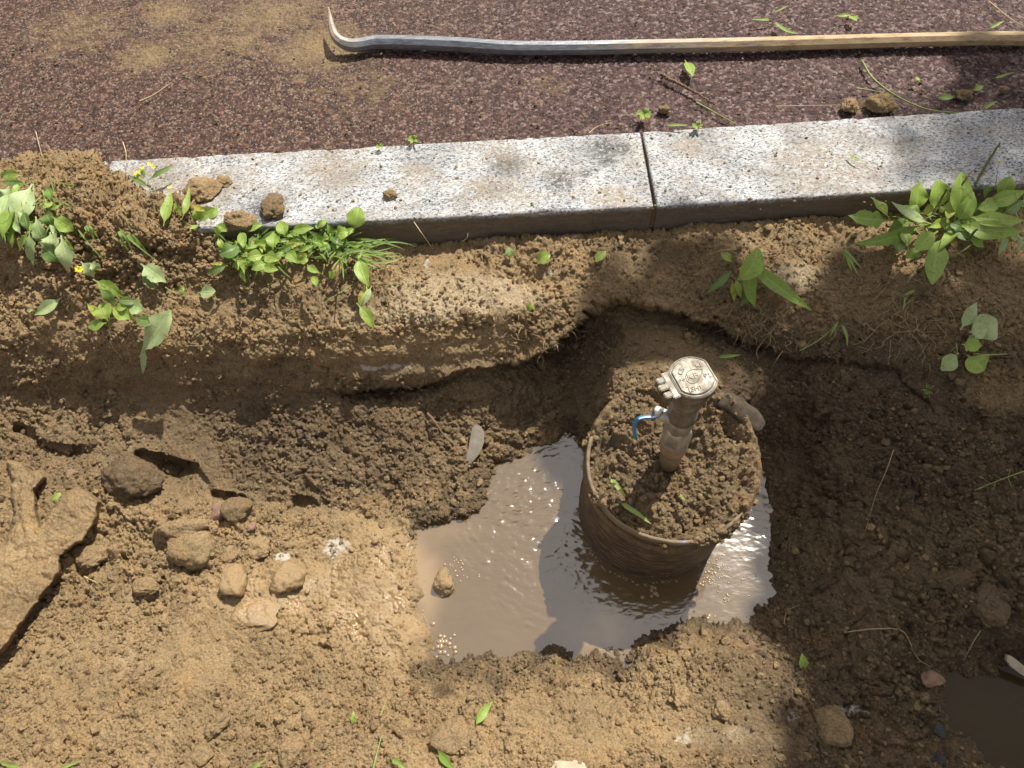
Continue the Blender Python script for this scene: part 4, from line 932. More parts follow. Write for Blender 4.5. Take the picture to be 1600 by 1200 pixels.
# ------------------------------------------------------------------ crowbar
def make_bar():
    t = NT("worn_bar_steel"); p = t.pos(); sx = t.node("ShaderNodeSeparateXYZ"); t.put(sx.inputs[0], p)
    f = t.math('ADD', t.math('MULTIPLY', sx.outputs[0], 1.0), t.math('MULTIPLY', t.noise(t.mapv(p, (.6, 3, 3)), 22, 5, .7), .9))
    m = t.ramp(f, [(.36, 0.0), (.75, 1.0)])
    steel = t.ramp(t.noise(t.mapv(p, (.5, 4, 4)), 60, 5, .7), [(.3, (.10, .105, .115)), (.6, (.25, .26, .28)), (.8, (.36, .34, .31))])
    mudc = t.ramp(t.noise(t.mapv(p, (.6, 2, 2)), 40, 5, .7), [(.3, (.16, .09, .05)), (.5, (.38, .27, .15)), (.75, (.50, .38, .23))])
    tip = t.ramp(t.math('MULTIPLY', sx.outputs[0], -1.0), [(.60, 0.0), (.68, 1.0)])
    m = t.math('MAXIMUM', m, t.math('MULTIPLY', tip, .55))
    col = t.mix(m, steel, mudc)
    return t.set(Base_Color=col, Metallic=t.math('MULTIPLY', t.math('SUBTRACT', 1.0, m), .55), Roughness=t.math('ADD', .42, t.math('MULTIPLY', m, .4)), Normal=t.bump(t.noise(p, 200, 4, .7), .4, .0015))
M_BAR = make_bar()
bp = [(513, 11, .052, .0015), (516, 27, .046, .005), (519, 43, .040, .0085), (525, 58, .032, .0115), (538, 68, .022, .0145), (556, 71, .017, .0155), (580, 67, .015, .0155), (596, 66, .014, .0165), (650, 67, .014, .0165), (720, 70, .014, .0165),
      (800, 75, .014, .0160), (900, 75, .014, .0160), (1000, 73, .014, .0155), (1150, 70, .014, .0155), (1300, 66, .014, .0155), (1450, 62, .014, .0150), (1560, 60, .014, .0150), (1610, 61, .013, .0155), (1700, 62, .012, .012)]
cp = [W(u, v, z) for u, v, z, r_ in bp]; dense = spline(cp, 160); rad = np.interp(np.linspace(0, len(bp) - 1, 160), np.arange(len(bp)), [b_[3] for b_ in bp])
mb = MB(); tube(mb, dense, list(rad), 8)
o = mb.build("crowbar", M_BAR, None, False)
md = o.modifiers.new("soft", 'BEVEL'); md.width = .0012; md.segments = 2; md.limit_method = 'ANGLE'
tag(o, "long steel crowbar with hooked pointed end lying on the road, mud-stained towards the right", "crowbar")

# ------------------------------------------------------------------ shard and twig on the trench wall
M_SHARD = simple("grey_shard", (.21, .18, .14), .6, .3, 60, .4)
up3 = R @ np.array([0, 0, 1.0])               # towards the viewer's side
def flat_poly(name, pts, lift, th, mat, label, cat, bend=0.0):
    n = len(pts); cen = np.mean(np.array(pts), 0); base = [np.array(G(u, v, lift)) for u, v in pts]
    cz = np.mean([b_[2] for b_ in base]); c0 = np.mean(base, 0)
    # lay the outline on the plane fitted to the ground there
    A_ = np.c_[np.array(base)[:, :2], np.ones(n)]
    nvec = np.array([0, -.5, .86])
    out = []
    for (u, v) in pts:
        d = rays(u, v); t_ = np.dot(c0 - CAM, nvec) / np.dot(d, nvec); out.append(CAM + d * t_)
    V_ = out + [p_ - nvec * th for p_ in out] + [np.mean(out, 0) + nvec * bend]
    F_ = [(k, (k + 1) % n, 2 * n) for k in range(n)] + [((k + 1) % n, k, n + k, n + (k + 1) % n) for k in range(n)] + [tuple(n + k for k in range(n))[::-1]]
    mb_ = MB(); mb_.add(V_, F_); return tag(mb_.build(name, mat, None, False), label, cat)
flat_poly("grey_shard", [(744, 663), (752, 667), (757, 677), (756, 692), (750, 708), (738, 722), (720, 733), (726, 718), (732, 700), (735, 682), (738, 668)], .010, .006, M_SHARD, "grey crescent-shaped shard sticking out of the trench wall above the pool", "shard", .002)
flat_poly("pale_shard", [(1574, 1023), (1582, 1026), (1600, 1040), (1625, 1060), (1620, 1068), (1596, 1054), (1580, 1042), (1573, 1032)], .03, .006, M_PALEST, "pale beige curved shard above the dark puddle at the right edge", "shard", .003)
def strand(name, px, rmm, mat, label, cat, lift=.006, n=28, wig=0.0, taper=.4, group=None, parent=None, lifts=None):
    pts = [np.array(G(u, v, lift if lifts is None else lifts[i])) for i, (u, v) in enumerate(px)]
    for i in range(1, len(pts)):                   # no wild jumps over ledges
        if abs(pts[i][2] - pts[i - 1][2]) > .07: pts[i] = W(px[i][0], px[i][1], pts[i - 1][2] - .03 * np.sign(pts[i - 1][2] - pts[i][2]))
    s_ = spline(pts, n)
    if wig: s_ = [p_ + (nr.rand(3) - .5) * wig for p_ in s_]
    mb_ = MB(); tube(mb_, s_, [rmm / 1000 * (1 - (1 - taper) * k / (n - 1)) for k in range(n)], 6, rnd.random())
    o_ = mb_.build(name, mat, parent)
    if parent is None: tag(o_, label, cat, group)
    return o_
strand("twig", [(667, 645), (680, 660), (692, 678), (707, 692)], 2.6, M_TWIG, "thick brown twig poking from the trench wall left of the grey shard", "twig", .012, wig=.0015, taper=.8)
strand("twig", [(862, 398), (880, 382), (901, 368)], 1.8, M_TWIG, "dark twig against the kerb face left of the joint", "twig", .012, wig=.001)
strand("fern_stalk", [(1034, 116), (1050, 126), (1070, 135), (1090, 147), (1116, 162)], 4.2, M_TWIG, "shaggy brown dead stalk on the road above the kerb joint", "dead stalk", .006, wig=.004, n=50)
strand("root_strand", [(1396, 703), (1385, 735), (1368, 775), (1352, 830)], .8, M_ROOT, "long straight hair-thin root hanging down the right slope", "root")
strand("root_strand", [(1322, 988), (1360, 983), (1405, 984), (1420, 1000), (1435, 1030), (1470, 1050)], 1.1, M_ROOT, "curved root running over the dark soil left of the puddle", "root", wig=.001)
strand("root_strand", [(1532, 985), (1518, 1008), (1506, 1032)], .9, M_ROOT, "short thin root above the dark puddle", "root")
strand("root_strand", [(1225, 975), (1230, 955), (1250, 945)], .9, M_ROOT, "hooked hair root near the pool's right corner", "root")
strand("straw", [(132, 901), (150, 910)], 1.6, M_STRAW, "short cream straw on the tan soil right of the forked root", "straw", .008)
strand("straw", [(-4, 1012), (12, 1000), (28, 992)], 1.6, M_STRAW, "cream straw under the forked root at the left edge", "straw", .012)
strand("straw", [(647, 347), (660, 366), (677, 390)], .9, M_STRAW, "dry straw leaning down the face of the left kerb stone", "straw", .004)
strand("straw", [(1212, 166), (1260, 165), (1322, 164)], .9, M_STRAW, "thin pale straw on the road left of the sandy clods", "straw", .003)
strand("straw", [(1545, 2), (1560, 14), (1580, 30), (1604, 42)], 1.3, M_STRAW, "pale yellow straw at the top right corner of the road", "straw", .004)
strand("straw", [(920, 208), (935, 197), (960, 190)], .9, M_STRAW, "curved straw at the back edge of the kerb, left of the joint", "straw", .006)
strand("straw", [(56, 206), (60, 222), (66, 245)], 1.0, M_STRAW, "dry stem standing up from the top of the soil heap", "straw", .01)
strand("straw", [(192, 222), (197, 240), (196, 262)], 1.2, M_STRAW, "dry stem at the road edge beside the left kerb end", "straw", .01)
strand("straw", [(218, 158), (240, 148), (266, 130)], 1.4, M_STRAW, "grey-green dry blade lying alone on the wet road at left", "straw", .003)
strand("green_stem", [(1347, 95), (1362, 120), (1388, 142), (1420, 160), (1455, 172), (1496, 176)], 2.4, M_STEM, "long green stem curving over the road to the kerb's back edge", "stem", .005)
strand("brown_stem", [(1338, 138), (1365, 142), (1402, 151)], 1.6, M_STEM, "short brownish stem crossing the long green one on the road", "stem", .004)
strand("green_stem", [(1088, 160), (1110, 172), (1150, 194)], 2.0, M_STEM, "olive stem on the road just right of the dead stalk", "stem", .004)
strand("grass_stem", [(583, 1202), (588, 1180), (596, 1150)], 1.8, M_GRASS, "upright pale grass stem at the bottom edge", "grass stem", .012)
strand("grass_stem", [(594, 1118), (600, 1104), (604, 1092)], 1.2, M_GRASS, "small grass stem in the soil below the pool", "grass stem", .008)

# ------------------------------------------------------------------ leaves
def leaf(mb_, p0, p1, p2, wd, kind='lance', fold=.25, twist=0.0, tone=.5, stalk=.15, wavy=.1, ns=18, nrm=None):
    """blade along a quadratic curve p0-p1-p2"""
    p0, p1, p2 = [np.array(p_, float) for p_ in (p0, p1, p2)]; V_ = []; UV = []; F_ = []
    nrm = np.array(nrm if nrm is not None else (.1, -.45, .85), float); nrm /= np.linalg.norm(nrm)
    ph = rnd.random() * 6; nc = 7
    for i in range(ns):
        t_ = i / (ns - 1); p_ = (1 - t_) ** 2 * p0 + 2 * t_ * (1 - t_) * p1 + t_ * t_ * p2
        d = 2 * (1 - t_) * (p1 - p0) + 2 * t_ * (p2 - p1); d /= np.linalg.norm(d) + 1e-9
        s_ = np.cross(d, nrm); s_ /= np.linalg.norm(s_) + 1e-9; n_ = np.cross(s_, d)
        a_ = twist * t_; s2 = s_ * math.cos(a_) + n_ * math.sin(a_); n2 = np.cross(s2, d)
        if t_ < stalk: w_ = .09
        else:
            x = (t_ - stalk) / (1 - stalk)
            if kind == 'oval': w_ = math.sin(math.pi * min(1, x ** .9)) ** .85
            elif kind == 'grass': w_ = min(1, x * 6 + .5) * (1 - x ** 2.5)
            else: w_ = .92 * math.sin(math.pi * x ** .72) ** 1.1
            w_ = max(.09 * (1 - x), w_)
            if kind == 'jag': w_ *= 1 + .28 * (((i * 2.3) % 2) - 1) * (1 if i % 2 else .3)
        for k in range(nc):
            c_ = k / (nc - 1) * 2 - 1
            ww = w_ * wd / 2 * (1 + .05 * math.sin(ph * 3 + t_ * 14 + c_))
            off = abs(c_) * fold * ww + wavy * ww * math.sin(ph + t_ * 11 + c_ * 2) * abs(c_)
            V_.append(p_ + s2 * c_ * ww + n2 * off); UV.append((k / (nc - 1), t_))
    for i in range(ns - 1):
        for k in range(nc - 1): F_.append((i * nc + k, i * nc + k + 1, (i + 1) * nc + k + 1, (i + 1) * nc + k))
    mb_.add(V_, F_, UV, tone)
def pleaf(mb_, base, tip, wpx, l0=.01, l1=.02, bow=.012, side=0.0, zref=None, **k):
    """leaf from pixel base to pixel tip, lying over the ground with lifts"""
    g0 = G(*base) if zref is None else W(base[0], base[1], zref); g1 = G(*tip) if zref is None else W(tip[0], tip[1], zref)
    z0_, z1_ = g0[2] + l0, g1[2] + l1
    L_ = math.hypot(base[0] - tip[0], base[1] - tip[1]) * depth(g0) / FPX
    if abs(z0_ - z1_) > L_ * 1.0: z1_ = z0_ + math.copysign(L_ * 1.0, z1_ - z0_)
    m_ = ((base[0] + tip[0]) / 2 + side * (tip[1] - base[1]), (base[1] + tip[1]) / 2 - side * (tip[0] - base[0]))
    p0 = W(base[0], base[1], z0_); p2 = W(tip[0], tip[1], z1_); p1 = W(m_[0], m_[1], (z0_ + z1_) / 2 + bow)
    leaf(mb_, p0, p1, p2, wpx * (1.18 if wpx > 9 else 1.1) * depth(p0) / FPX, **k)
def zoomer(ox, oy, s_): return lambda x, y: (ox + x / s_, oy + y / s_)
def plant(name, label, cat, at, group=None):
    e = bpy.data.objects.new(name, None); C.objects.link(e); e.location = G(*at); e.empty_display_size = .03; tag(e, label, cat, group); return e
def child_leaf(par, fn, mat, name='leaf'):
    """build a leaf mesh in world space and hang it on the plant"""
    mb_ = MB(); fn(mb_); l_ = np.array(par.location); mb_.V = [tuple(np.array(v_) - l_) for v_ in mb_.V]; return mb_.build(name, mat, par)
def child_tube(par, px, rmm, mat, name, lifts, n=20, taper=.5, wig=0, zref=None):
    pts = []
    for i, (u, v) in enumerate(px): g_ = G(u, v) if zref is None else W(u, v, zref); pts.append(W(u, v, g_[2] + lifts[i]))
    for i in range(1, len(pts)):
        if abs(pts[i][2] - pts[i - 1][2]) > .06: pts[i] = W(px[i][0], px[i][1], pts[i - 1][2] + .02 * np.sign(pts[i][2] - pts[i - 1][2]))
    s_ = spline(pts, n)
    if wig: s_ = [p_ + (nr.rand(3) - .5) * wig for p_ in s_]
    mb_ = MB(); tube(mb_, s_, [rmm / 1000 * (1 - (1 - taper) * k / (n - 1)) for k in range(n)], 6)
    l_ = np.array(par.location); mb_.V = [tuple(np.array(v_) - l_) for v_ in mb_.V]; return mb_.build(name, mat, par)

# plantain clump on the right kerb
z2 = zoomer(1300, 200, 4.443); cr = z2(800, 690)
pt = plant("plantain", "big bright green plantain clump with seed spikes growing at the right kerb stone", "plantain", cr)
ZPL = -.045
for (tx, ty, bx, by, w_, kd, mt, l0, l1, sd, tn) in (
    (700, 1090, 785, 730, 120, 'oval', M_LEAF, .03, .02, -.12, .6), (460, 865, 480, 690, 80, 'oval', M_LEAFD, .02, .02, 0, .8), (530, 812, 488, 680, 60, 'oval', M_LEAF, .03, .03, 0, .4),
    (140, 800, 660, 640, 85, 'lance', M_LEAF, .03, .025, .16, .3), (370, 760, 560, 620, 120, 'oval', M_LEAFD, .02, .03, .1, .8), (110, 605, 400, 640, 120, 'jag', M_LEAF, .04, .05, .08, .3), (262, 475, 400, 632, 70, 'lance', M_LEAF, .045, .06, -.1, .8),
    (620, 365, 590, 600, 150, 'lance', M_LEAF, .03, .07, .12, .6), (480, 540, 640, 640, 110, 'oval', M_LEAF, .04, .06, .1, .4), (745, 355, 745, 590, 130, 'oval', M_LEAF, .04, .09, .05, .8), (410, 508, 690, 665, 75, 'lance', M_LEAFP, .04, .07, .1, .8),
    (900, 300, 850, 640, 125, 'oval', M_LEAF, .04, .10, -.08, .7), (985, 440, 860, 660, 110, 'lance', M_LEAF, .04, .08, -.1, .5), (860, 470, 800, 660, 70, 'lance', M_LEAFY, .045, .055, .1, .1), (910, 690, 810, 660, 60, 'lance', M_LEAFD, .04, .04, 0, .5),
    (1333, 712, 840, 660, 120, 'lance', M_LEAF, .04, .05, -.1, .8), (1345, 640, 930, 610, 110, 'lance', M_LEAF, .05, .06, -.08, .9), (1350, 430, 1040, 520, 100, 'lance', M_LEAF, .05, .07, -.1, .7), (1245, 335, 1150, 500, 100, 'oval', M_LEAF, .04, .08, 0, .6),
    (1085, 385, 1060, 500, 60, 'lance', M_LEAFD, .04, .08, 0, .6), (1010, 560, 1180, 470, 85, 'oval', M_LEAF, .05, .06, .2, .9), (980, 790, 830, 690, 80, 'lance', M_LEAFD, .03, .03, 0, .5), (1060, 700, 880, 650, 80, 'lance', M_LEAF, .04, .04, .15, .7),
    (860, 850, 805, 710, 60, 'oval', M_LEAFB, .02, .015, 0, .3), (570, 850, 735, 715, 105, 'oval', M_LEAF, .05, .055, -.05, .95), (1060, 830, 960, 740, 90, 'jag', M_LEAF, .03, .02, 0, .9), (1130, 790, 1120, 700, 50, 'oval', M_LEAF, .03, .02, 0, .5),
    (620, 880, 560, 830, 80, 'oval', M_LEAF, .02, .02, 0, .6), (510, 900, 600, 840, 60, 'oval', M_LEAF, .02, .02, 0, .7), (1333, 500, 1180, 600, 80, 'lance', M_LEAFD, .05, .05, 0, .7), (740, 520, 620, 620, 60, 'lance', M_LEAFY, .04, .05, .1, .2), (1340, 800, 1230, 740, 40, 'grass', M_LEAFP, .03, .01, 0, .7),
    (1150, 890, 1210, 740, 40, 'grass', M_LEAFP, .03, .01, .1, .5), (1265, 880, 1330, 740, 35, 'grass', M_LEAFP, .03, .01, .1, .6)):
    child_leaf(pt, lambda m_, a=(tx, ty), b=(bx, by): pleaf(m_, z2(*b), z2(*a), w_ / 4.443, l0, l1, .012, sd, zref=ZPL, kind=kd, tone=tn, fold=.22, wavy=.14, twist=rnd.uniform(-.5, .5)), mt)
for k in range(16):
    a_ = rnd.uniform(-3.1, 3.1); L_ = rnd.uniform(170, 380); b_ = (800 + rnd.gauss(60, 90), 640 + rnd.gauss(0, 35)); e_ = (b_[0] + L_ * math.cos(a_), b_[1] + L_ * .62 * math.sin(a_))
    child_leaf(pt, lambda m_: pleaf(m_, z2(*b_), z2(*e_), rnd.uniform(45, 75) / 4.443, .015, rnd.uniform(.0, .05), .014, rnd.uniform(-.2, .2), zref=ZPL, kind='lance', tone=rnd.random(), fold=.35, wavy=.2, twist=rnd.uniform(-1, 1), nrm=(rnd.uniform(-.5, .5), -.4, .8)), rnd.choice((M_LEAF, M_LEAFD, M_LEAF, M_LEAFY)))
gm = MB()
for k in range(40):
    a_ = rnd.uniform(-3.1, 3.1); L_ = rnd.uniform(100, 300); b_ = (rnd.uniform(450, 1330), 650 + rnd.gauss(0, 60)); e_ = (b_[0] + L_ * math.cos(a_), b_[1] + L_ * .7 * math.sin(a_))
    pleaf(gm, z2(*b_), z2(*e_), 2.0, .02, rnd.uniform(0, .05), .02, rnd.uniform(-.25, .25), zref=ZPL, kind='grass', tone=rnd.random(), stalk=0)
gm.V = [tuple(np.array(v_) - np.array(pt.location)) for v_ in gm.V]; gm.build("grass_blades", M_GRASS, pt)
child_tube(pt, [z2(800, 690), z2(975, 410), z2(1165, 105)], 1.3, M_STEM, "stalk", [.02, .09, .14], zref=ZPL, taper=.8)
child_tube(pt, [z2(990, 395), z2(1080, 240), z2(1165, 105)], 2.9, M_SEED, "seed_spike", [.09, .118, .14], zref=ZPL, taper=.6, wig=.0012, n=40)
child_tube(pt, [z2(885, 430), z2(935, 340), z2(1003, 275)], 1.7, M_SEED, "seed_spike", [.08, .10, .11], zref=ZPL, taper=.5, wig=.001)
child_tube(pt, [z2(700, 600), z2(760, 490), z2(797, 425)], 2.6, M_SEED, "seed_spike", [.07, .09, .11], zref=ZPL, taper=.5, wig=.0012, n=40)
child_tube(pt, [z2(940, 770), z2(1010, 700)], 3.0, M_SEED, "seed_spike", [.04, .06], zref=ZPL, taper=.6, wig=.0012)
child_tube(pt, [z2(1130, 430), z2(1150, 300), z2(1162, 230)], .7, M_STEM, "stalk", [.07, .10, .11], zref=ZPL)
child_tube(pt, [z2(1156, 232), z2(1166, 222)], 2.6, M_FLOWER, "bud", [.11, .112], zref=ZPL, n=6)
child_tube(pt, [z2(240, 690), z2(180, 740), z2(110, 780), z2(80, 910)], .8, M_STEM, "stalk", [.03, .03, .02, .01], zref=ZPL)

# uprooted plant lying on the bank
z3 = zoomer(1080, 340, 5.455)
pu_ = plant("uprooted_weed", "uprooted long-leaved weed with bare roots lying on the bank below the right kerb stone", "weed", z3(440, 330))
for (tx, ty, bx, by, w_, kd, mt, l0, l1, sd, tn) in (
    (115, 655, 345, 450, 60, 'lance', M_LEAFD, .03, .01, .05, .9), (415, 760, 535, 540, 80, 'lance', M_LEAFD, .02, .01, .1, .8), (370, 725, 350, 540, 50, 'lance', M_LEAFY, .025, .01, 0, .1), (428, 695, 378, 530, 55, 'lance', M_LEAF, .03, .015, 0, .9),
    (550, 778, 495, 430, 115, 'lance', M_LEAF, .035, .015, -.15, .7), (1045, 800, 475, 375, 120, 'lance', M_LEAF, .04, .02, -.04, .55), (565, 250, 395, 530, 150, 'oval', M_LEAF, .04, .05, -.28, .8), (255, 295, 350, 375, 60, 'oval', M_LEAF, .03, .03, 0, .9), (450, 500, 480, 380, 60, 'lance', M_LEAF, .04, .03, 0, .9)):
    child_leaf(pu_, lambda m_, a=(tx, ty), b=(bx, by): pleaf(m_, z3(*b), z3(*a), w_ / 5.455, l0, l1, .010, sd, kind=kd, tone=tn, fold=.3, wavy=.08, stalk=.05), mt)
for k in range(16):
    a_ = rnd.uniform(-.4, 1.0); L_ = rnd.uniform(80, 240)
    e = (380 - L_ * math.cos(a_), 270 - L_ * math.sin(a_) * .8 + rnd.uniform(-30, 60)); m_ = ((380 + e[0]) / 2 + rnd.uniform(-30, 30), (270 + e[1]) / 2 - rnd.uniform(10, 60))
    child_tube(pu_, [z3(385, 272), z3(*m_), z3(*e)], rnd.uniform(.5, 1.0), M_ROOT, "root", [.03, .03, .015], zref=-.055, n=14, wig=.0012)

# leafy clump at the front of the left kerb stone
z4 = zoomer(320, 300, 4.848)
lc = plant("leafy_clump", "dense low clump of yellow-green oval leaves at the front of the left kerb stone", "weed clump", z4(520, 450))
fol = {0: MB(), 1: MB(), 2: MB()}
for k in range(170):
    x = rnd.uniform(120, 1080); yc = 380 + 60 * math.sin(x / 200) + (40 if x < 300 else 0); y = yc + rnd.gauss(0, 62)
    ang = rnd.uniform(-math.pi, math.pi); L_ = rnd.uniform(80, 190)
    tx, ty = x + L_ * math.cos(ang), y + L_ * .75 * math.sin(ang)
    if ty < 235: ty = 235 + rnd.random() * 20
    if y < 260: continue
    pleaf(fol[rnd.choice((0, 0, 0, 0, 0, 1, 2, 2))], z4(x, y), z4(tx, ty), rnd.uniform(26, 46) / 4.848 + 1.5, rnd.uniform(.015, .04), rnd.uniform(.02, .05), .010, rnd.uniform(-.2, .2), zref=-.05, kind='oval' if rnd.random() < .12 else 'lance', tone=rnd.random(), fold=.32, nrm=(rnd.uniform(-.5, .5), rnd.uniform(-.9, 0), .85))
for (tx, ty, bx, by, w_, g_) in ((110, 470, 260, 400, 120, 2), (445, 250, 270, 290, 75, 0), (290, 430, 262, 290, 70, 0), (520, 300, 520, 440, 85, 0), (565, 215, 610, 340, 90, 0), (830, 270, 640, 300, 75, 0), (930, 210, 840, 270, 50, 0), (315, 500, 450, 480, 90, 0), (560, 520, 440, 480, 90, 0), (350, 590, 480, 540, 80, 0), (560, 590, 420, 565, 70, 0),
                             (700, 540, 610, 450, 80, 0), (785, 510, 720, 520, 70, 0), (1090, 300, 990, 330, 100, 0), (870, 610, 770, 545, 55, 0), (850, 720, 812, 630, 50, 0), (90, 110, 0, 200, 90, 0), (170, 300, 80, 250, 70, 0)):
    pleaf(fol[g_], z4(bx, by), z4(tx, ty), w_ / 4.848, .04, .045, .012, rnd.uniform(-.15, .15), zref=-.045, kind='lance', tone=rnd.uniform(.5, 1), fold=.3)
for k in range(70):
    x, y = rnd.uniform(150, 1100), rnd.uniform(330, 560); a_ = rnd.uniform(-3.1, 3.1); L_ = rnd.uniform(80, 220)
    pleaf(fol[2 if k % 2 else 0], z4(x, y), z4(x + L_ * math.cos(a_), max(200, y + .7 * L_ * math.sin(a_))), 2.2, .03, rnd.uniform(.01, .05), .02, rnd.uniform(-.25, .25), zref=-.05, kind='grass', tone=rnd.random(), stalk=0)
l_ = np.array(lc.location)
for k, m_ in ((0, M_LEAF), (1, M_LEAFY), (2, M_LEAFD)):
    fol[k].V = [tuple(np.array(v_) - l_) for v_ in fol[k].V]; fol[k].build("foliage", m_, lc)
child_tube(lc, [z4(245, 475), z4(300, 560), z4(345, 690)], 1.2, M_STEM, "stem", [.03, .02, .01])
child_tube(lc, [z4(870, 610), z4(960, 680)], .8, M_STEM, "stem", [.03, .01])

# grass tuft right of the clump
gt = plant("grass_tuft", "tuft of thin grass and long drooping leaves right of the leafy clump", "grass tuft", z4(1150, 480))
gm = MB()
for k in range(46):
    a_ = rnd.uniform(-.6, 3.3) if k > 18 else rnd.uniform(-.35, .7); L_ = rnd.uniform(90, 300) if k > 14 else rnd.uniform(200, 420)
    x, y = 1140 + rnd.gauss(0, 40), 440 + rnd.gauss(0, 35); tx, ty = x + L_ * math.cos(a_), y + L_ * .55 * math.sin(a_)
    pleaf(gm, z4(x, y), z4(tx, ty), rnd.uniform(7, 14) / 4.848 * 1.3, .025, rnd.uniform(.0, .04), .025, rnd.uniform(-.25, .25), zref=-.055, kind='grass', tone=rnd.random(), stalk=0, wavy=0)
gm.V = [tuple(np.array(v_) - np.array(gt.location)) for v_ in gm.V]; gm.build("blades", M_GRASS, gt)
for (tx, ty, bx, by, w_, mt, kd, sd) in ((1165, 112, 1125, 300, 120, M_LEAF, 'oval', 0), (1245, 720, 1165, 480, 100, M_LEAF, 'lance', -.12), (1160, 870, 1230, 700, 70, M_LEAFY, 'lance', .1), (1190, 870, 1265, 710, 50, M_LEAFP, 'lance', 0), (1283, 1050, 1150, 840, 80, M_LEAF, 'lance', .12), (980, 662, 1030, 500, 70, M_LEAFB, 'lance', 0), (945, 650, 985, 590, 50, M_LEAF, 'oval', 0)):
    child_leaf(gt, lambda m_, a=(tx, ty), b=(bx, by): pleaf(m_, z4(*b), z4(*a), w_ / 4.848, .04 if by < 600 else .03, .02 if ty > 300 else .07, .01, sd, kind=kd, tone=.85, fold=.3, zref=-.055 if ty < 750 else None), mt)
child_tube(gt, [z4(1120, 700), z4(980, 790), z4(830, 880)], .9, M_GRASS, "stem", [.02, .015, .008])
child_tube(gt, [z4(1270, 690), z4(1440, 700), z4(1590, 760)], .5, M_GRASS, "stem", [.02, .015, .008])

# broad-leaved weeds on the heap, left
z5 = zoomer(0, 240, 5.714)
w1 = plant("broad_weed", "drooping broad-leaved weed with pale undersides hanging over the left heap", "weed", z5(330, 420))
for (tx, ty, bx, by, w_, kd, mt, tn) in (
    (560, 970, 360, 790, 140, 'lance', M_LEAFD, .6), (0, 600, 110, 330, 130, 'lance', M_LEAFP, .3), (0, 420, 80, 290, 110, 'oval', M_LEAFP, .8), (-10, 190, 200, 200, 80, 'lance', M_LEAF, .6), (0, 250, 260, 270, 60, 'lance', M_LEAFD, .8), (25, 765, 125, 440, 160, 'lance', M_LEAF, .5), (140, 655, 290, 270, 190, 'lance', M_LEAFP, .8),
    (250, 700, 200, 500, 90, 'lance', M_LEAFD, .4), (300, 1005, 262, 690, 100, 'jag', M_LEAFP, .3), (165, 890, 255, 700, 80, 'jag', M_LEAF, .6), (400, 830, 320, 560, 130, 'jag', M_LEAFP, .2), (480, 650, 395, 510, 110, 'lance', M_LEAFD, .6), (660, 690, 465, 560, 115, 'oval', M_LEAF, .85), (545, 462, 440, 500, 45, 'lance', M_LEAF, .3), (450, 440, 370, 470, 90, 'oval', M_LEAF, .9),
    (480, 860, 450, 700, 140, 'jag', M_LEAFP, .7), (615, 1065, 545, 730, 125, 'lance', M_LEAFP, .9), (680, 880, 560, 760, 50, 'lance', M_LEAF, .8), (200, 560, 130, 330, 70, 'lance', M_LEAF, .8), (60, 460, 200, 250, 50, 'grass', M_LEAF, .8)):
    child_leaf(w1, lambda m_, a=(tx, ty), b=(bx, by): pleaf(m_, z5(*b), z5(*a), w_ / 5.714, .035, .022, .016, rnd.uniform(-.12, .12), kind=kd, tone=tn, fold=.25, wavy=.16, twist=rnd.uniform(-.5, .5)), mt)
for k in range(16):
    a_ = rnd.uniform(.6, 2.6); L_ = rnd.uniform(130, 300); b_ = (rnd.uniform(-60, 480), rnd.uniform(200, 640)); e_ = (b_[0] + L_ * math.cos(a_) * .7, b_[1] + L_ * math.sin(a_))
    child_leaf(w1, lambda m_: pleaf(m_, z5(*b_), z5(*e_), rnd.uniform(50, 90) / 5.714, .02, rnd.uniform(.005, .03), .014, rnd.uniform(-.2, .2), kind=rnd.choice(('lance', 'jag')), tone=rnd.random(), fold=.35, wavy=.2, twist=rnd.uniform(-1, 1)), rnd.choice((M_LEAF, M_LEAFD, M_LEAFP, M_LEAFP)))
gm = MB()
for k in range(36):
    a_ = rnd.uniform(0, 3.1); L_ = rnd.uniform(100, 300); b_ = (rnd.uniform(-40, 600), rnd.uniform(200, 700)); e_ = (b_[0] + L_ * math.cos(a_), b_[1] + L_ * .7 * math.sin(a_))
    pleaf(gm, z5(*b_), z5(*e_), 1.7, .02, rnd.uniform(0, .03), .02, rnd.uniform(-.25, .25), kind='grass', tone=rnd.random(), stalk=0)
gm.V = [tuple(np.array(v_) - np.array(w1.location)) for v_ in gm.V]; gm.build("grass_blades", M_GRASS, w1)
child_tube(w1, [z5(380, 330), z5(470, 600), z5(600, 800), z5(690, 940)], 1.5, M_STEM, "stem", [.03, .035, .03, .03])
w2 = plant("flowering_weed", "limp weed with a yellow flower below the drooping broad-leaved one", "weed", z5(740, 1000))
z8 = zoomer(20, 400, 4.706)
for (tx, ty, bx, by, w_, kd, mt, tn) in ((600, 160, 500, 40, 80, 'jag', M_LEAFP, .7), (640, 110, 560, 50, 70, 'jag', M_LEAFP, .9), (820, 300, 590, 170, 95, 'lance', M_LEAF, .7), (750, 375, 640, 230, 70, 'lance', M_LEAFD, .9), (930, 330, 760, 320, 60, 'lance', M_LEAFD, .5), (730, 240, 660, 190, 70, 'oval', M_LEAF, .8)):
    child_leaf(w2, lambda m_, a=(tx, ty), b=(bx, by): pleaf(m_, z8(*b), z8(*a), w_ / 4.706, .03, .02, .012, rnd.uniform(-.1, .1), kind=kd, tone=tn), mt)
for k in range(7):
    a_ = k * .9; child_leaf(w2, lambda m_: pleaf(m_, z8(485, 98), z8(485 + 34 * math.cos(a_), 98 + 26 * math.sin(a_)), 4.5, .03, .032, .004, 0, kind='oval', stalk=0, ns=6), M_FLOWER, "petal")
w3 = plant("sprout", "pale green sprout with bare roots hanging over the trench edge at left", "weed", z8(700, 540))
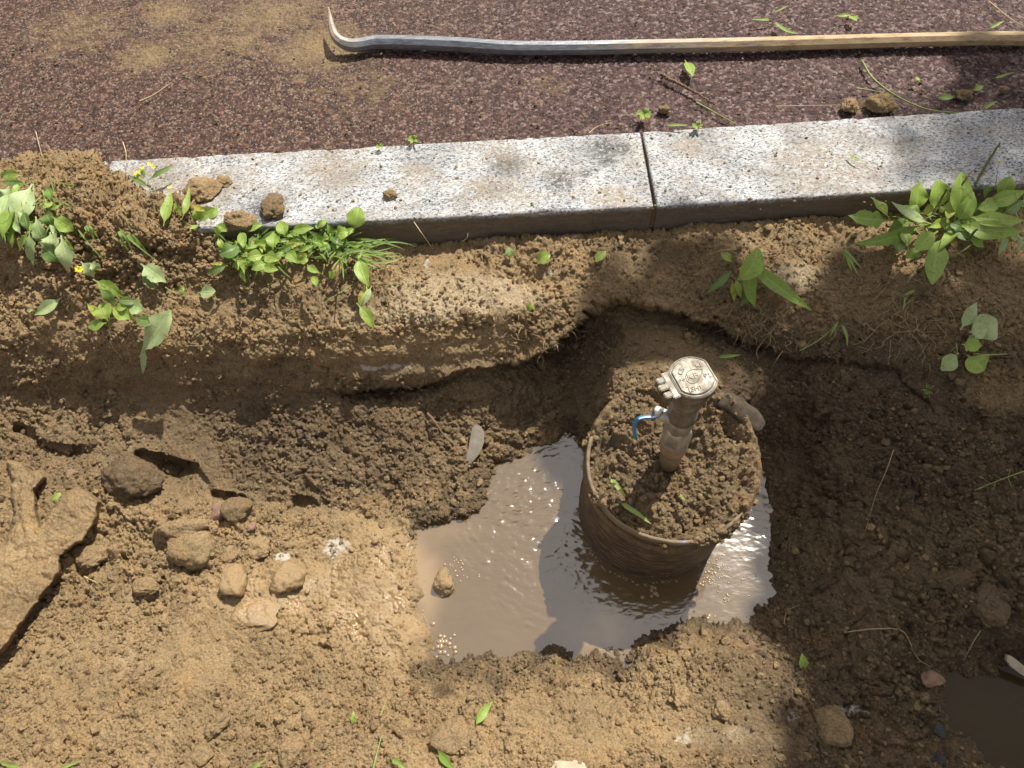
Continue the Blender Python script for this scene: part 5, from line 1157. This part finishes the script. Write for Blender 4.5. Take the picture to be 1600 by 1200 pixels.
for (tx, ty, bx, by, w_, kd, mt, tn) in ((545, 345, 690, 460, 60, 'lance', M_LEAFY, .2), (640, 350, 700, 480, 110, 'oval', M_LEAF, .8), (550, 515, 690, 490, 70, 'oval', M_LEAF, .4), (880, 470, 720, 370, 110, 'lance', M_LEAF, .8), (860, 340, 740, 390, 60, 'lance', M_LEAF, .9), (960, 400, 830, 370, 90, 'oval', M_LEAFP, .3), (1045, 485, 890, 460, 80, 'jag', M_LEAFD, .8)):
    child_leaf(w3, lambda m_, a=(tx, ty), b=(bx, by): pleaf(m_, z8(*b), z8(*a), w_ / 4.706, .025, .022, .01, rnd.uniform(-.1, .1), kind=kd, tone=tn), mt)
child_tube(w3, [z8(705, 440), z8(712, 575)], 2.0, M_STEM, "stem", [.022, .018])
child_tube(w3, [z8(718, 580), z8(730, 660), z8(805, 750)], .9, M_ROOT, "root", [.015, .012, .008])
child_tube(w3, [z8(715, 575), z8(670, 600)], .7, M_ROOT, "root", [.015, .012])
w4 = plant("torn_leaf", "large torn pale green leaf hanging point-down over the trench edge", "leaf", z8(1100, 440))
child_leaf(w4, lambda m_: pleaf(m_, z8(1160, 395), z8(940, 710), 165 / 4.706, .03, .02, .01, .05, kind='jag', tone=.9, wavy=.2, stalk=.02), M_LEAFP, "blade")
child_leaf(w4, lambda m_: pleaf(m_, z8(962, 680), z8(955, 872), 48 / 4.706, .02, .015, .004, .04, kind='jag', tone=.6, stalk=.0), M_LEAFP, "lobe")

def single(name, base, tip, wpx, mat, label, cat="leaf", l0=.006, l1=.012, bow=.006, side=0., kind='lance', tone=.7, zref=None, group=None, **k):
    m_ = MB(); pleaf(m_, base, tip, wpx, l0, l1, bow, side, zref=zref, kind=kind, tone=tone, **k); return tag(m_.build(name, mat), label, cat, group)
single("fallen_leaf", z8(360, 305), z8(155, 432), 19, M_LEAFP, "grey-green folded leaf on the soil at far left, below the broad-leaved weed", side=.08, fold=.5)
single("fallen_leaf", z8(105, 395), z8(150, 395), 8, M_LEAFP, "tiny round grey leaf at the tip of the folded one, far left", kind='oval', stalk=0)
single("fallen_leaf", z8(940, 55), z8(1130, 195), 26, M_LEAFP, "silvery toothed leaf pressed on the heap above the trench edge", kind='jag')
single("fallen_leaf", z8(960, 100), z8(1055, 245), 20, M_LEAFD, "dark half of a leaf under the silvery toothed one", kind='lance')
single("fallen_leaf", z8(1360, 270), z8(1492, 258), 18, M_LEAFP, "small pale leaf at the right end of the thin creeping stem", kind='oval')
single("fallen_leaf", z8(1215, 250), z8(1260, 235), 10, M_LEAF, "small green leaf in the middle of the creeping stem", kind='oval')
strand("creeping_stem", [z8(1120, 230), z8(1200, 275), z8(1290, 290), z8(1370, 310)], 1.2, M_STEM, "thin creeping stem on the heap above the trench edge", "stem", .01)
z1c = zoomer(500, 350, 2.996)
single("fallen_leaf", z1c(885, 165), z1c(890, 108), 12, M_LEAFD, "small dull leaf standing against the kerb face", kind='oval', tone=.9)
single("fallen_leaf", z1c(1165, 190) if 0 else (838, 411), (860, 398), 17, M_LEAF, "crumpled green leaf on the bank below the left kerb stone", kind='oval', side=.1)
single("fallen_leaf", (927, 410), (947, 392), 11, M_LEAF, "bright green leaf with a point on the bank near the joint", kind='oval', tone=.95)
single("fallen_leaf", (822, 487), (833, 474), 9, M_LEAF, "small green leaf on the sunny bank in the middle", kind='oval')
single("fallen_leaf", (828, 322), (834, 317), 6, M_LEAFD, "speck of a leaf at the front of the left kerb stone", kind='oval')
za = zoomer(1000, 0, 2.667)
single("fallen_leaf", (1070, 94), (1082, 120), 15, M_LEAF, "bright green pointed leaf on the road under the crowbar", side=.1, tone=.9)
single("fallen_leaf", za(810, 65), za(880, 62), 7, M_LEAF, "long light green leaf on the road above the crowbar", tone=.95)
single("fallen_leaf", za(870, 62), za(905, 85), 11, M_LEAF, "curled end leaf beside the long light green one above the crowbar", kind='oval', tone=.8)
single("fallen_leaf", za(1382, 375), za(1435, 358), 9, M_LEAF, "small green leaf on the shaded road at right", tone=.95)
single("fallen_leaf", za(1235, 405), za(1312, 405), 10, M_LEAF, "green leaf on the road beside the brown clod", tone=.5)
single("fallen_leaf", za(1150, 345), za(1157, 320), 8, M_LEAF, "tiny curled leaf on the road between stem and clods", kind='oval')
single("grass_blade", za(1425, 455), za(1490, 420), 5, M_GRASS, "green grass blade touching the kerb's back edge at right", "grass blade", kind='grass')
single("grass_blade", za(1470, 328), za(1560, 300), 4, M_GRASS, "thin grass blade on the shaded road at the right edge", "grass blade", kind='grass')
single("grass_blade", za(555, 85), za(662, 140), 6, M_GRASS, "thick bent grass blade above the crowbar", "grass blade", kind='grass', side=-.2)
single("grass_blade", za(550, 82), za(460, 80), 4, M_GRASS, "thin grass blade pointing left above the crowbar", "grass blade", kind='grass')
single("grass_blade", za(550, 55), za(620, 22), 3, M_GRASS, "hair-thin grass blade near the top edge", "grass blade", kind='grass')
single("grass_blade", za(1450, 120), za(1520, 85), 5, M_GRASS, "yellow-green blade just above the crowbar's right end", "grass blade", kind='grass')
single("grass_blade", za(860, 640), za(930, 675), 4, M_GRASS, "short yellowish blade on top of the right kerb stone", "grass blade", kind='grass')
single("grass_blade", za(100, 520), za(200, 520), 5, M_GRASS, "grass blade at the back edge of the kerb right of the joint", "grass blade", kind='grass')
single("fallen_leaf", (1256, 1046), (1253, 1020), 14, M_LEAF, "upright bright leaf standing at the edge of the shade below the pool", kind='lance', tone=.95, l0=.0, l1=.03, stalk=.02)
single("fallen_leaf", (744, 1132), (771, 1094), 13, M_LEAF, "long green leaf on the soil below the pool", tone=.6, side=.08, stalk=.02)
single("fallen_leaf", (551, 1131), (553, 1110), 8, M_LEAF, "small upright leaf left of the oval stone at the bottom", tone=.95, l1=.02, stalk=.02)
single("fallen_leaf", (682, 1168), (712, 1204), 12, M_LEAF, "green leaf crossing the bottom edge below the squat clod", tone=.4, side=-.08)
single("grass_blade", (608, 1184), (634, 1204), 9, M_GRASS, "curved broad blade at the bottom edge", "grass blade", kind='grass', side=.2, tone=.9)
single("grass_blade", (388, 1204), (414, 1187), 6, M_GRASS, "short bright blade at the bottom edge, left part", "grass blade", kind='grass', tone=.9)
single("grass_blade", (88, 1203), (128, 1188), 5, M_GRASS, "yellow-green blade near the bottom left corner", "grass blade", kind='grass', tone=.9)
single("grass_blade", (-3, 1190), (34, 1199), 7, M_GRASS, "pale blade in the bottom left corner", "grass blade", kind='grass', tone=1)
single("fallen_leaf", (78, 783), (96, 770), 9, M_LEAF, "small oval green leaf resting on the forked root", kind='oval', l0=.012, l1=.016)
for k, (a_, b_) in enumerate((((76, 812), (96, 776)), ((80, 810), (104, 772)))):
    single("grass_blade", a_, b_, 4, M_GRASS, ("left" if k == 0 else "right") + " one of two grass blades on the forked root", "grass blade", kind='grass', l0=.015, l1=.02)
single("grass_blade", (952, 745), (978, 776), 7, M_GRASS, "upper bright blade inside the left rim of the casing", "grass blade", kind='grass', zref=ZR, tone=.9)
single("grass_blade", (965, 783), (1019, 820), 7, M_GRASS, "long bright blade along the lower left rim of the casing", "grass blade", kind='grass', zref=ZR, l0=.004, l1=.008, tone=.9, side=.05)
single("grass_blade", (1062, 771), (1071, 783), 4, M_GRASS, "tiny blade in the middle of the casing's soil", "grass blade", kind='grass', zref=ZR, l0=.01, l1=.014)
z6 = zoomer(1000, 240, 2.667)
single("grass_blade", z6(315, 850), z6(425, 838), 5, M_GRASS, "dark green blade in the hollow right of the valve cap", "grass blade", kind='grass')
strand("grass_stem", [z6(665, 822), z6(740, 780), z6(800, 730), z6(825, 700)], 1.0, M_GRASS, "long bent grass stem hanging at the right bank edge", "grass stem", .012)
single("grass_blade", z6(825, 700), z6(788, 765), 4, M_GRASS, "short leaf folded back from the long bent stem", "grass blade", kind='grass', l0=.015)
single("grass_blade", z6(835, 705), z6(862, 808), 5, M_GRASS, "hanging yellowish blade right of the long bent stem", "grass blade", kind='grass', side=.2, l0=.015)
single("grass_blade", z6(1150, 568), z6(1095, 592), 4, M_GRASS, "slanted green blade on the shaded right bank", "grass blade", kind='grass')
single("grass_blade", z6(1105, 590), z6(1098, 655), 3, M_GRASS, "downward blade crossing the slanted one on the right bank", "grass blade", kind='grass')
gs_ = plant("grass_sprig", "small sprig of green grass on the bank left of the plantain", "grass sprig", z6(850, 400))
for (tx, ty) in ((912, 512), (885, 500), (925, 480), (868, 470)):
    child_leaf(gs_, lambda m_: pleaf(m_, z6(850, 398), z6(tx, ty), 4.5, .02, .012, .006, 0, kind='grass', stalk=0, tone=.7), M_GRASS, "blade")
# weeds on the right bank
w5 = plant("round_leaf_weed", "pale round-leaved weed hanging on the right bank under the plantain", "weed", z6(1340, 790))
for (tx, ty, bx, by, w_, kd, mt, tn) in ((1488, 690, 1372, 765, 100, 'oval', M_LEAFP, 1), (1405, 618, 1335, 735, 55, 'lance', M_LEAFP, .6), (1428, 800, 1340, 795, 60, 'jag', M_LEAF, .9), (1435, 905, 1362, 838, 95, 'oval', M_LEAF, .8), (1255, 905, 1328, 830, 60, 'oval', M_LEAFP, .7), (1450, 730, 1370, 745, 70, 'lance', M_LEAFP, .9)):
    child_leaf(w5, lambda m_, a=(tx, ty), b=(bx, by): pleaf(m_, z6(*b), z6(*a), w_ / 2.667, .025, .03, .008, 0, kind=kd, tone=tn), mt)
child_tube(w5, [z6(1390, 835), z6(1460, 838), z6(1530, 835)], 2.2, M_STEM, "seed_spike", [.02, .025, .02], wig=.001, n=30)
child_tube(w5, [z6(1318, 790), z6(1320, 840), z6(1290, 915)], 1.0, M_STEM, "stem", [.02, .02, .01])
w6 = plant("small_weed", "tiny feathery weed low on the right bank", "weed", z6(1200, 985))
for k in range(14):
    a_ = rnd.uniform(0, 6.28); L_ = rnd.uniform(15, 45)
    child_leaf(w6, lambda m_: pleaf(m_, z6(1200, 985), z6(1200 + L_ * math.cos(a_), 985 + L_ * .7 * math.sin(a_)), 3, .012, .02, .004, 0, kind='grass', stalk=0, tone=.6, ns=6), M_GRASS, "blade")
w7 = plant("seeding_grass", "thin branching grass stem with fine seeds at the right edge", "grass", (1595, 738))
child_tube(w7, [(1604, 735), (1570, 747), (1522, 766)], .9, M_GRASS, "stem", [.02, .02, .015])
for (x, y, dx, dy) in ((1575, 746, 4, -14), (1565, 749, -12, -8), (1548, 756, -14, -10), (1575, 747, 6, 14), (1556, 752, -4, 14), (1540, 759, -12, 6)):
    child_tube(w7, [(x, y), (x + dx, y + dy)], .5, M_GRASS, "branch", [.018, .022], n=6)
# little weeds in the seam behind the kerb
def seamweed(u, v, r, label, n=10, mat=M_LEAF):
    e = plant("seam_weed", label, "weed", (u, v), "little weeds in the seam behind the kerb")
    for k in range(n):
        a_ = rnd.uniform(0, 6.28); child_leaf(e, lambda m_: pleaf(m_, (u, v), (u + r * math.cos(a_), v + r * .8 * math.sin(a_)), r * .45, .004, .016, .006, 0, kind='oval', tone=.9, ns=8), mat)
    return e
seamweed(646, 218, 9, "tiny yellow-green weed in the seam behind the left kerb stone")
seamweed(593, 229, 6, "smallest seam weed, left of the tiny yellow-green one")
seamweed(1006, 178, 12, "upright seam weed just above the kerb joint", 12)
seamweed(1090, 196, 9, "low grassy seam weed right of the joint", 9, M_GRASS)
# small plants on the heap / kerb end
w8 = plant("yellow_weed", "yellow-flowered weed lying over the left end of the kerb", "weed", z5(1300, 200))
for (tx, ty, bx, by, w_, mt) in ((1140, 190, 1345, 310, 45, M_LEAFD), (1560, 100, 1320, 240, 50, M_LEAFD), (1250, 110, 1290, 220, 40, M_LEAF), (1180, 180, 1290, 230, 35, M_LEAFY)):
    child_leaf(w8, lambda m_: pleaf(m_, z5(bx, by), z5(tx, ty), w_ / 5.714, .02, .03, .01, rnd.uniform(-.1, .1), zref=.0, kind='lance', tone=.8), mt)
for (x, y) in ((1350, 100), (1370, 120), (1210, 180), (1270, 125), (1230, 160), (1330, 90), (1510, 300)):
    for k in range(5):
        a_ = k * 1.26 + x; child_leaf(w8, lambda m_: pleaf(m_, z5(x, y), z5(x + 18 * math.cos(a_), y + 14 * math.sin(a_)), 2.4, .035, .038, .003, 0, zref=.0, kind='oval', stalk=0, ns=5), M_FLOWER, "petal")
child_tube(w8, [z5(1430, 420), z5(1370, 300), z5(1340, 150)], .8, M_STEM, "stem", [.01, .02, .03], zref=0.)
w9 = plant("kerb_end_weed", "three-leaved bright weed on the heap beside the left kerb end", "weed", z5(1460, 640))
zz = zoomer(0, 220, 2.996)
for (tx, ty, bx, by, w_, mt) in ((800, 235, 765, 400, 50, M_LEAF), (885, 215, 850, 370, 30, M_LEAF), (815, 290, 850, 350, 25, M_LEAF), (1010, 315, 920, 370, 60, M_LEAF), (910, 320, 935, 380, 45, M_LEAF), (885, 410, 930, 390, 30, M_LEAF), (1030, 400, 1010, 440, 45, M_LEAF), (960, 330, 900, 300, 30, M_LEAFY)):
    child_leaf(w9, lambda m_: pleaf(m_, zz(bx, by), zz(tx, ty), w_ / 2.996, .012, .04, .01, rnd.uniform(-.1, .1), kind='lance', tone=.8), mt)
w10 = plant("grass_sprig", "dark grass blades sticking out from under the left heap", "grass sprig", z5(1080, 690))
for (bx, by, tx, ty, w_) in ((1070, 670, 1440, 980, 16), (1080, 680, 1180, 860, 22), (1060, 700, 1150, 880, 16), (1140, 720, 1260, 840, 26), (1180, 720, 1330, 920, 14), (770, 640, 850, 790, 24), (800, 640, 880, 760, 22), (760, 650, 810, 740, 18), (700, 680, 945, 970, 14), (1020, 750, 1150, 860, 14), (1070, 690, 1100, 790, 30)):
    child_leaf(w10, lambda m_: pleaf(m_, z5(bx, by), z5(tx, ty), w_ / 5.714, .02, .012, .012, rnd.uniform(-.1, .1), kind='grass', stalk=0, tone=.4), M_GRASS, "blade")

# hair roots and fibres hanging from the banks (uncountable)
mb = MB()
for (u, v, su, sv, n, L_) in ((1195, 500, 35, 20, 60, 34), (1450, 490, 60, 35, 90, 36), (870, 520, 60, 25, 45, 22), (400, 510, 130, 25, 40, 22), (930, 470, 40, 10, 25, 18), (1340, 470, 120, 50, 60, 20), (915, 680, 14, 8, 14, 22), (1190, 700, 10, 30, 14, 20), (600, 420, 120, 30, 40, 16), (1250, 380, 60, 15, 30, 16), (1480, 400, 60, 20, 30, 16), (150, 540, 80, 20, 18, 20), (1000, 440, 60, 20, 30, 18)):
    for k in range(n):
        a = u + rnd.gauss(0, su); b = v + rnd.gauss(0, sv); g = G(a, b, .003); L2 = L_ * rnd.uniform(.4, 1.3) * 1.25 / 1100
        d = np.array([rnd.uniform(-1, 1), rnd.uniform(-.9, .1), rnd.uniform(-1.2, .3)]); d /= np.linalg.norm(d)
        e = g + d * L2; m_ = (g + e) / 2 + np.array([rnd.uniform(-1, 1), -.5, rnd.uniform(0, 1)]) * L2 * .3
        tube(mb, spline([g, m_, e], 7), [.00055, .0005, .0005, .0004, .0004, .0003, .0002], 4, rnd.random(), False)
tag(mb.build("hair_roots", M_ROOT), kind="stuff")

# ------------------------------------------------------------------ foam and bubbles on the water
M_FOAM = NT("foam").set(Base_Color=(.24, .17, .10), Roughness=.2, **{"Specular IOR Level": .5})
mb = MB(); iv, jf = ico(2)
def bubbles(u, v, su, sv, n, r0, r1):
    for k in range(n):
        a = u + rnd.gauss(0, su); b = v + rnd.gauss(0, sv); p_ = W(a, b, ZW); r_ = rnd.uniform(r0, r1) / 1000
        x = iv * np.array([r_, r_, r_ * .55]) + p_; mb.add(x, [tuple(f) for f in jf])
bubbles(690, 1005, 12, 12, 26, 2, 5); bubbles(712, 885, 8, 8, 22, 1, 2.5); bubbles(1108, 905, 8, 8, 30, 1, 3); bubbles(1125, 885, 8, 8, 24, 1, 2.6)
bubbles(1150, 890, 35, 40, 45, .8, 2.4); bubbles(1110, 965, 6, 4, 8, 2, 4); bubbles(1135, 935, 6, 4, 8, 1, 3); bubbles(1018, 925, 8, 5, 14, 2, 4); bubbles(830, 700, 40, 12, 10, .5, 1.4); bubbles(720, 905, 10, 5, 8, 1, 3)
for (p_, q_) in (((648, 850), (652, 900)), ((655, 826), (745, 792)), ((745, 792), (775, 758)), ((668, 985), (660, 950)), ((920, 860), (945, 890)), ((945, 890), (1000, 914)), ((1000, 914), (1060, 906)), ((925, 1020), (955, 1012))):
    for k in range(34):
        t_ = rnd.random(); bubbles(p_[0] + (q_[0] - p_[0]) * t_, p_[1] + (q_[1] - p_[1]) * t_, 1.6, 1.6, 1, .6, 1.7)
tag(mb.build("foam_bubbles", M_FOAM), kind="stuff")

# ------------------------------------------------------------------ unseen leafy tree, added and shaped to shade the right side
TR = []
def shade(u, v, z, r_, n, tlo=3.2, thi=4.6):
    p_ = W(u, v, z); n = int(n * 1.5)
    for k in range(n):
        a_ = rnd.uniform(0, 6.28); q_ = r_ * math.sqrt(rnd.random()); g_ = p_ + np.array([q_ * math.cos(a_), q_ * math.sin(a_), 0]); TR.append(g_ + sdir * rnd.uniform(tlo, thi))
shade(1330, 760, -.22, .11, 60); shade(1450, 850, -.22, .16, 100); shade(1420, 700, -.18, .13, 80); shade(1540, 780, -.18, .16, 100); shade(1300, 880, -.28, .08, 45); shade(1420, 1000, -.28, .15, 90); shade(1560, 1000, -.25, .16, 100)
shade(1330, 1010, -.28, .08, 40); shade(1380, 1100, -.29, .12, 60); shade(1500, 1150, -.3, .16, 90); shade(1650, 900, -.2, .2, 90); shade(1250, 620, -.2, .07, 30); shade(1320, 600, -.18, .09, 40); shade(1240, 740, -.28, .06, 30)
shade(1300, 1190, -.28, .09, 40); shade(1240, 960, -.31, .05, 22); shade(1370, 520, -.1, .08, 26); shade(1450, 500, -.09, .06, 20); shade(1170, 500, -.12, .05, 22); shade(1300, 500, -.11, .05, 20); shade(1060, 430, -.08, .06, 24); shade(1010, 520, -.16, .05, 20); shade(960, 545, -.14, .07, 34); shade(1080, 545, -.14, .07, 30); shade(900, 600, -.25, .05, 16); shade(1130, 420, -.08, .03, 9)
shade(1330, 420, -.07, .04, 10); shade(1580, 520, -.09, .07, 22); shade(1590, 245, 0, .22, 70, 7, 9); shade(1480, 215, 0, .16, 14, 7, 9); shade(1575, 130, 0, .12, 36); shade(1650, 300, 0, .2, 40); shade(1560, 440, -.06, .06, 14); shade(1650, 700, -.18, .2, 60)
TR = np.array(TR)
crown = MB()
for p_ in TR:
    d = np.array([rnd.uniform(-1, 1), rnd.uniform(-1, 1), rnd.uniform(-.5, .2)]); d /= np.linalg.norm(d); L_ = rnd.uniform(.055, .085)
    leaf(crown, p_ - d * L_ / 2, p_ + np.array([0, 0, .005]), p_ + d * L_ / 2, L_ * .62, 'oval', .1, 0, rnd.random(), .1, .05, 6, (rnd.uniform(-.5, .5), rnd.uniform(-.5, .5), 1))
c0 = TR.mean(0); root = np.array([c0[0] + 1.9, c0[1] + 1.0, -.02])
tree = bpy.data.objects.new("added_shade_tree", None); C.objects.link(tree); tree.location = root
tag(tree, "unseen leafy tree added to shade the right side of the dig", "tree")
crown.V = [tuple(np.array(v_) - root) for v_ in crown.V]; crown.build("crown", M_LEAFD, tree)
tk = MB(); fork = root + np.array([-.15, -.05, 2.6]); tube(tk, spline([root - np.array([0, 0, .3]), root + np.array([-.03, 0, .8]), fork, root + np.array([-.1, .05, 4.6])], 20), list(np.linspace(.11, .05, 20)), 12)
cl = TR[nr.choice(len(TR), 26, replace=False)]
hub = c0 + np.array([.35, .18, -.05])
tube(tk, spline([fork, (fork + hub) / 2 + np.array([0, 0, .15]), hub], 14), list(np.linspace(.05, .022, 14)), 8)
for p_ in cl: tube(tk, spline([hub + (nr.rand(3) - .5) * .08, (hub + p_) / 2 + np.array([0, 0, .04]), p_], 8), list(np.linspace(.008, .002, 8)), 5)
tk.V = [tuple(np.array(v_) - root) for v_ in tk.V]; tk.build("trunk", M_TWIG, tree)
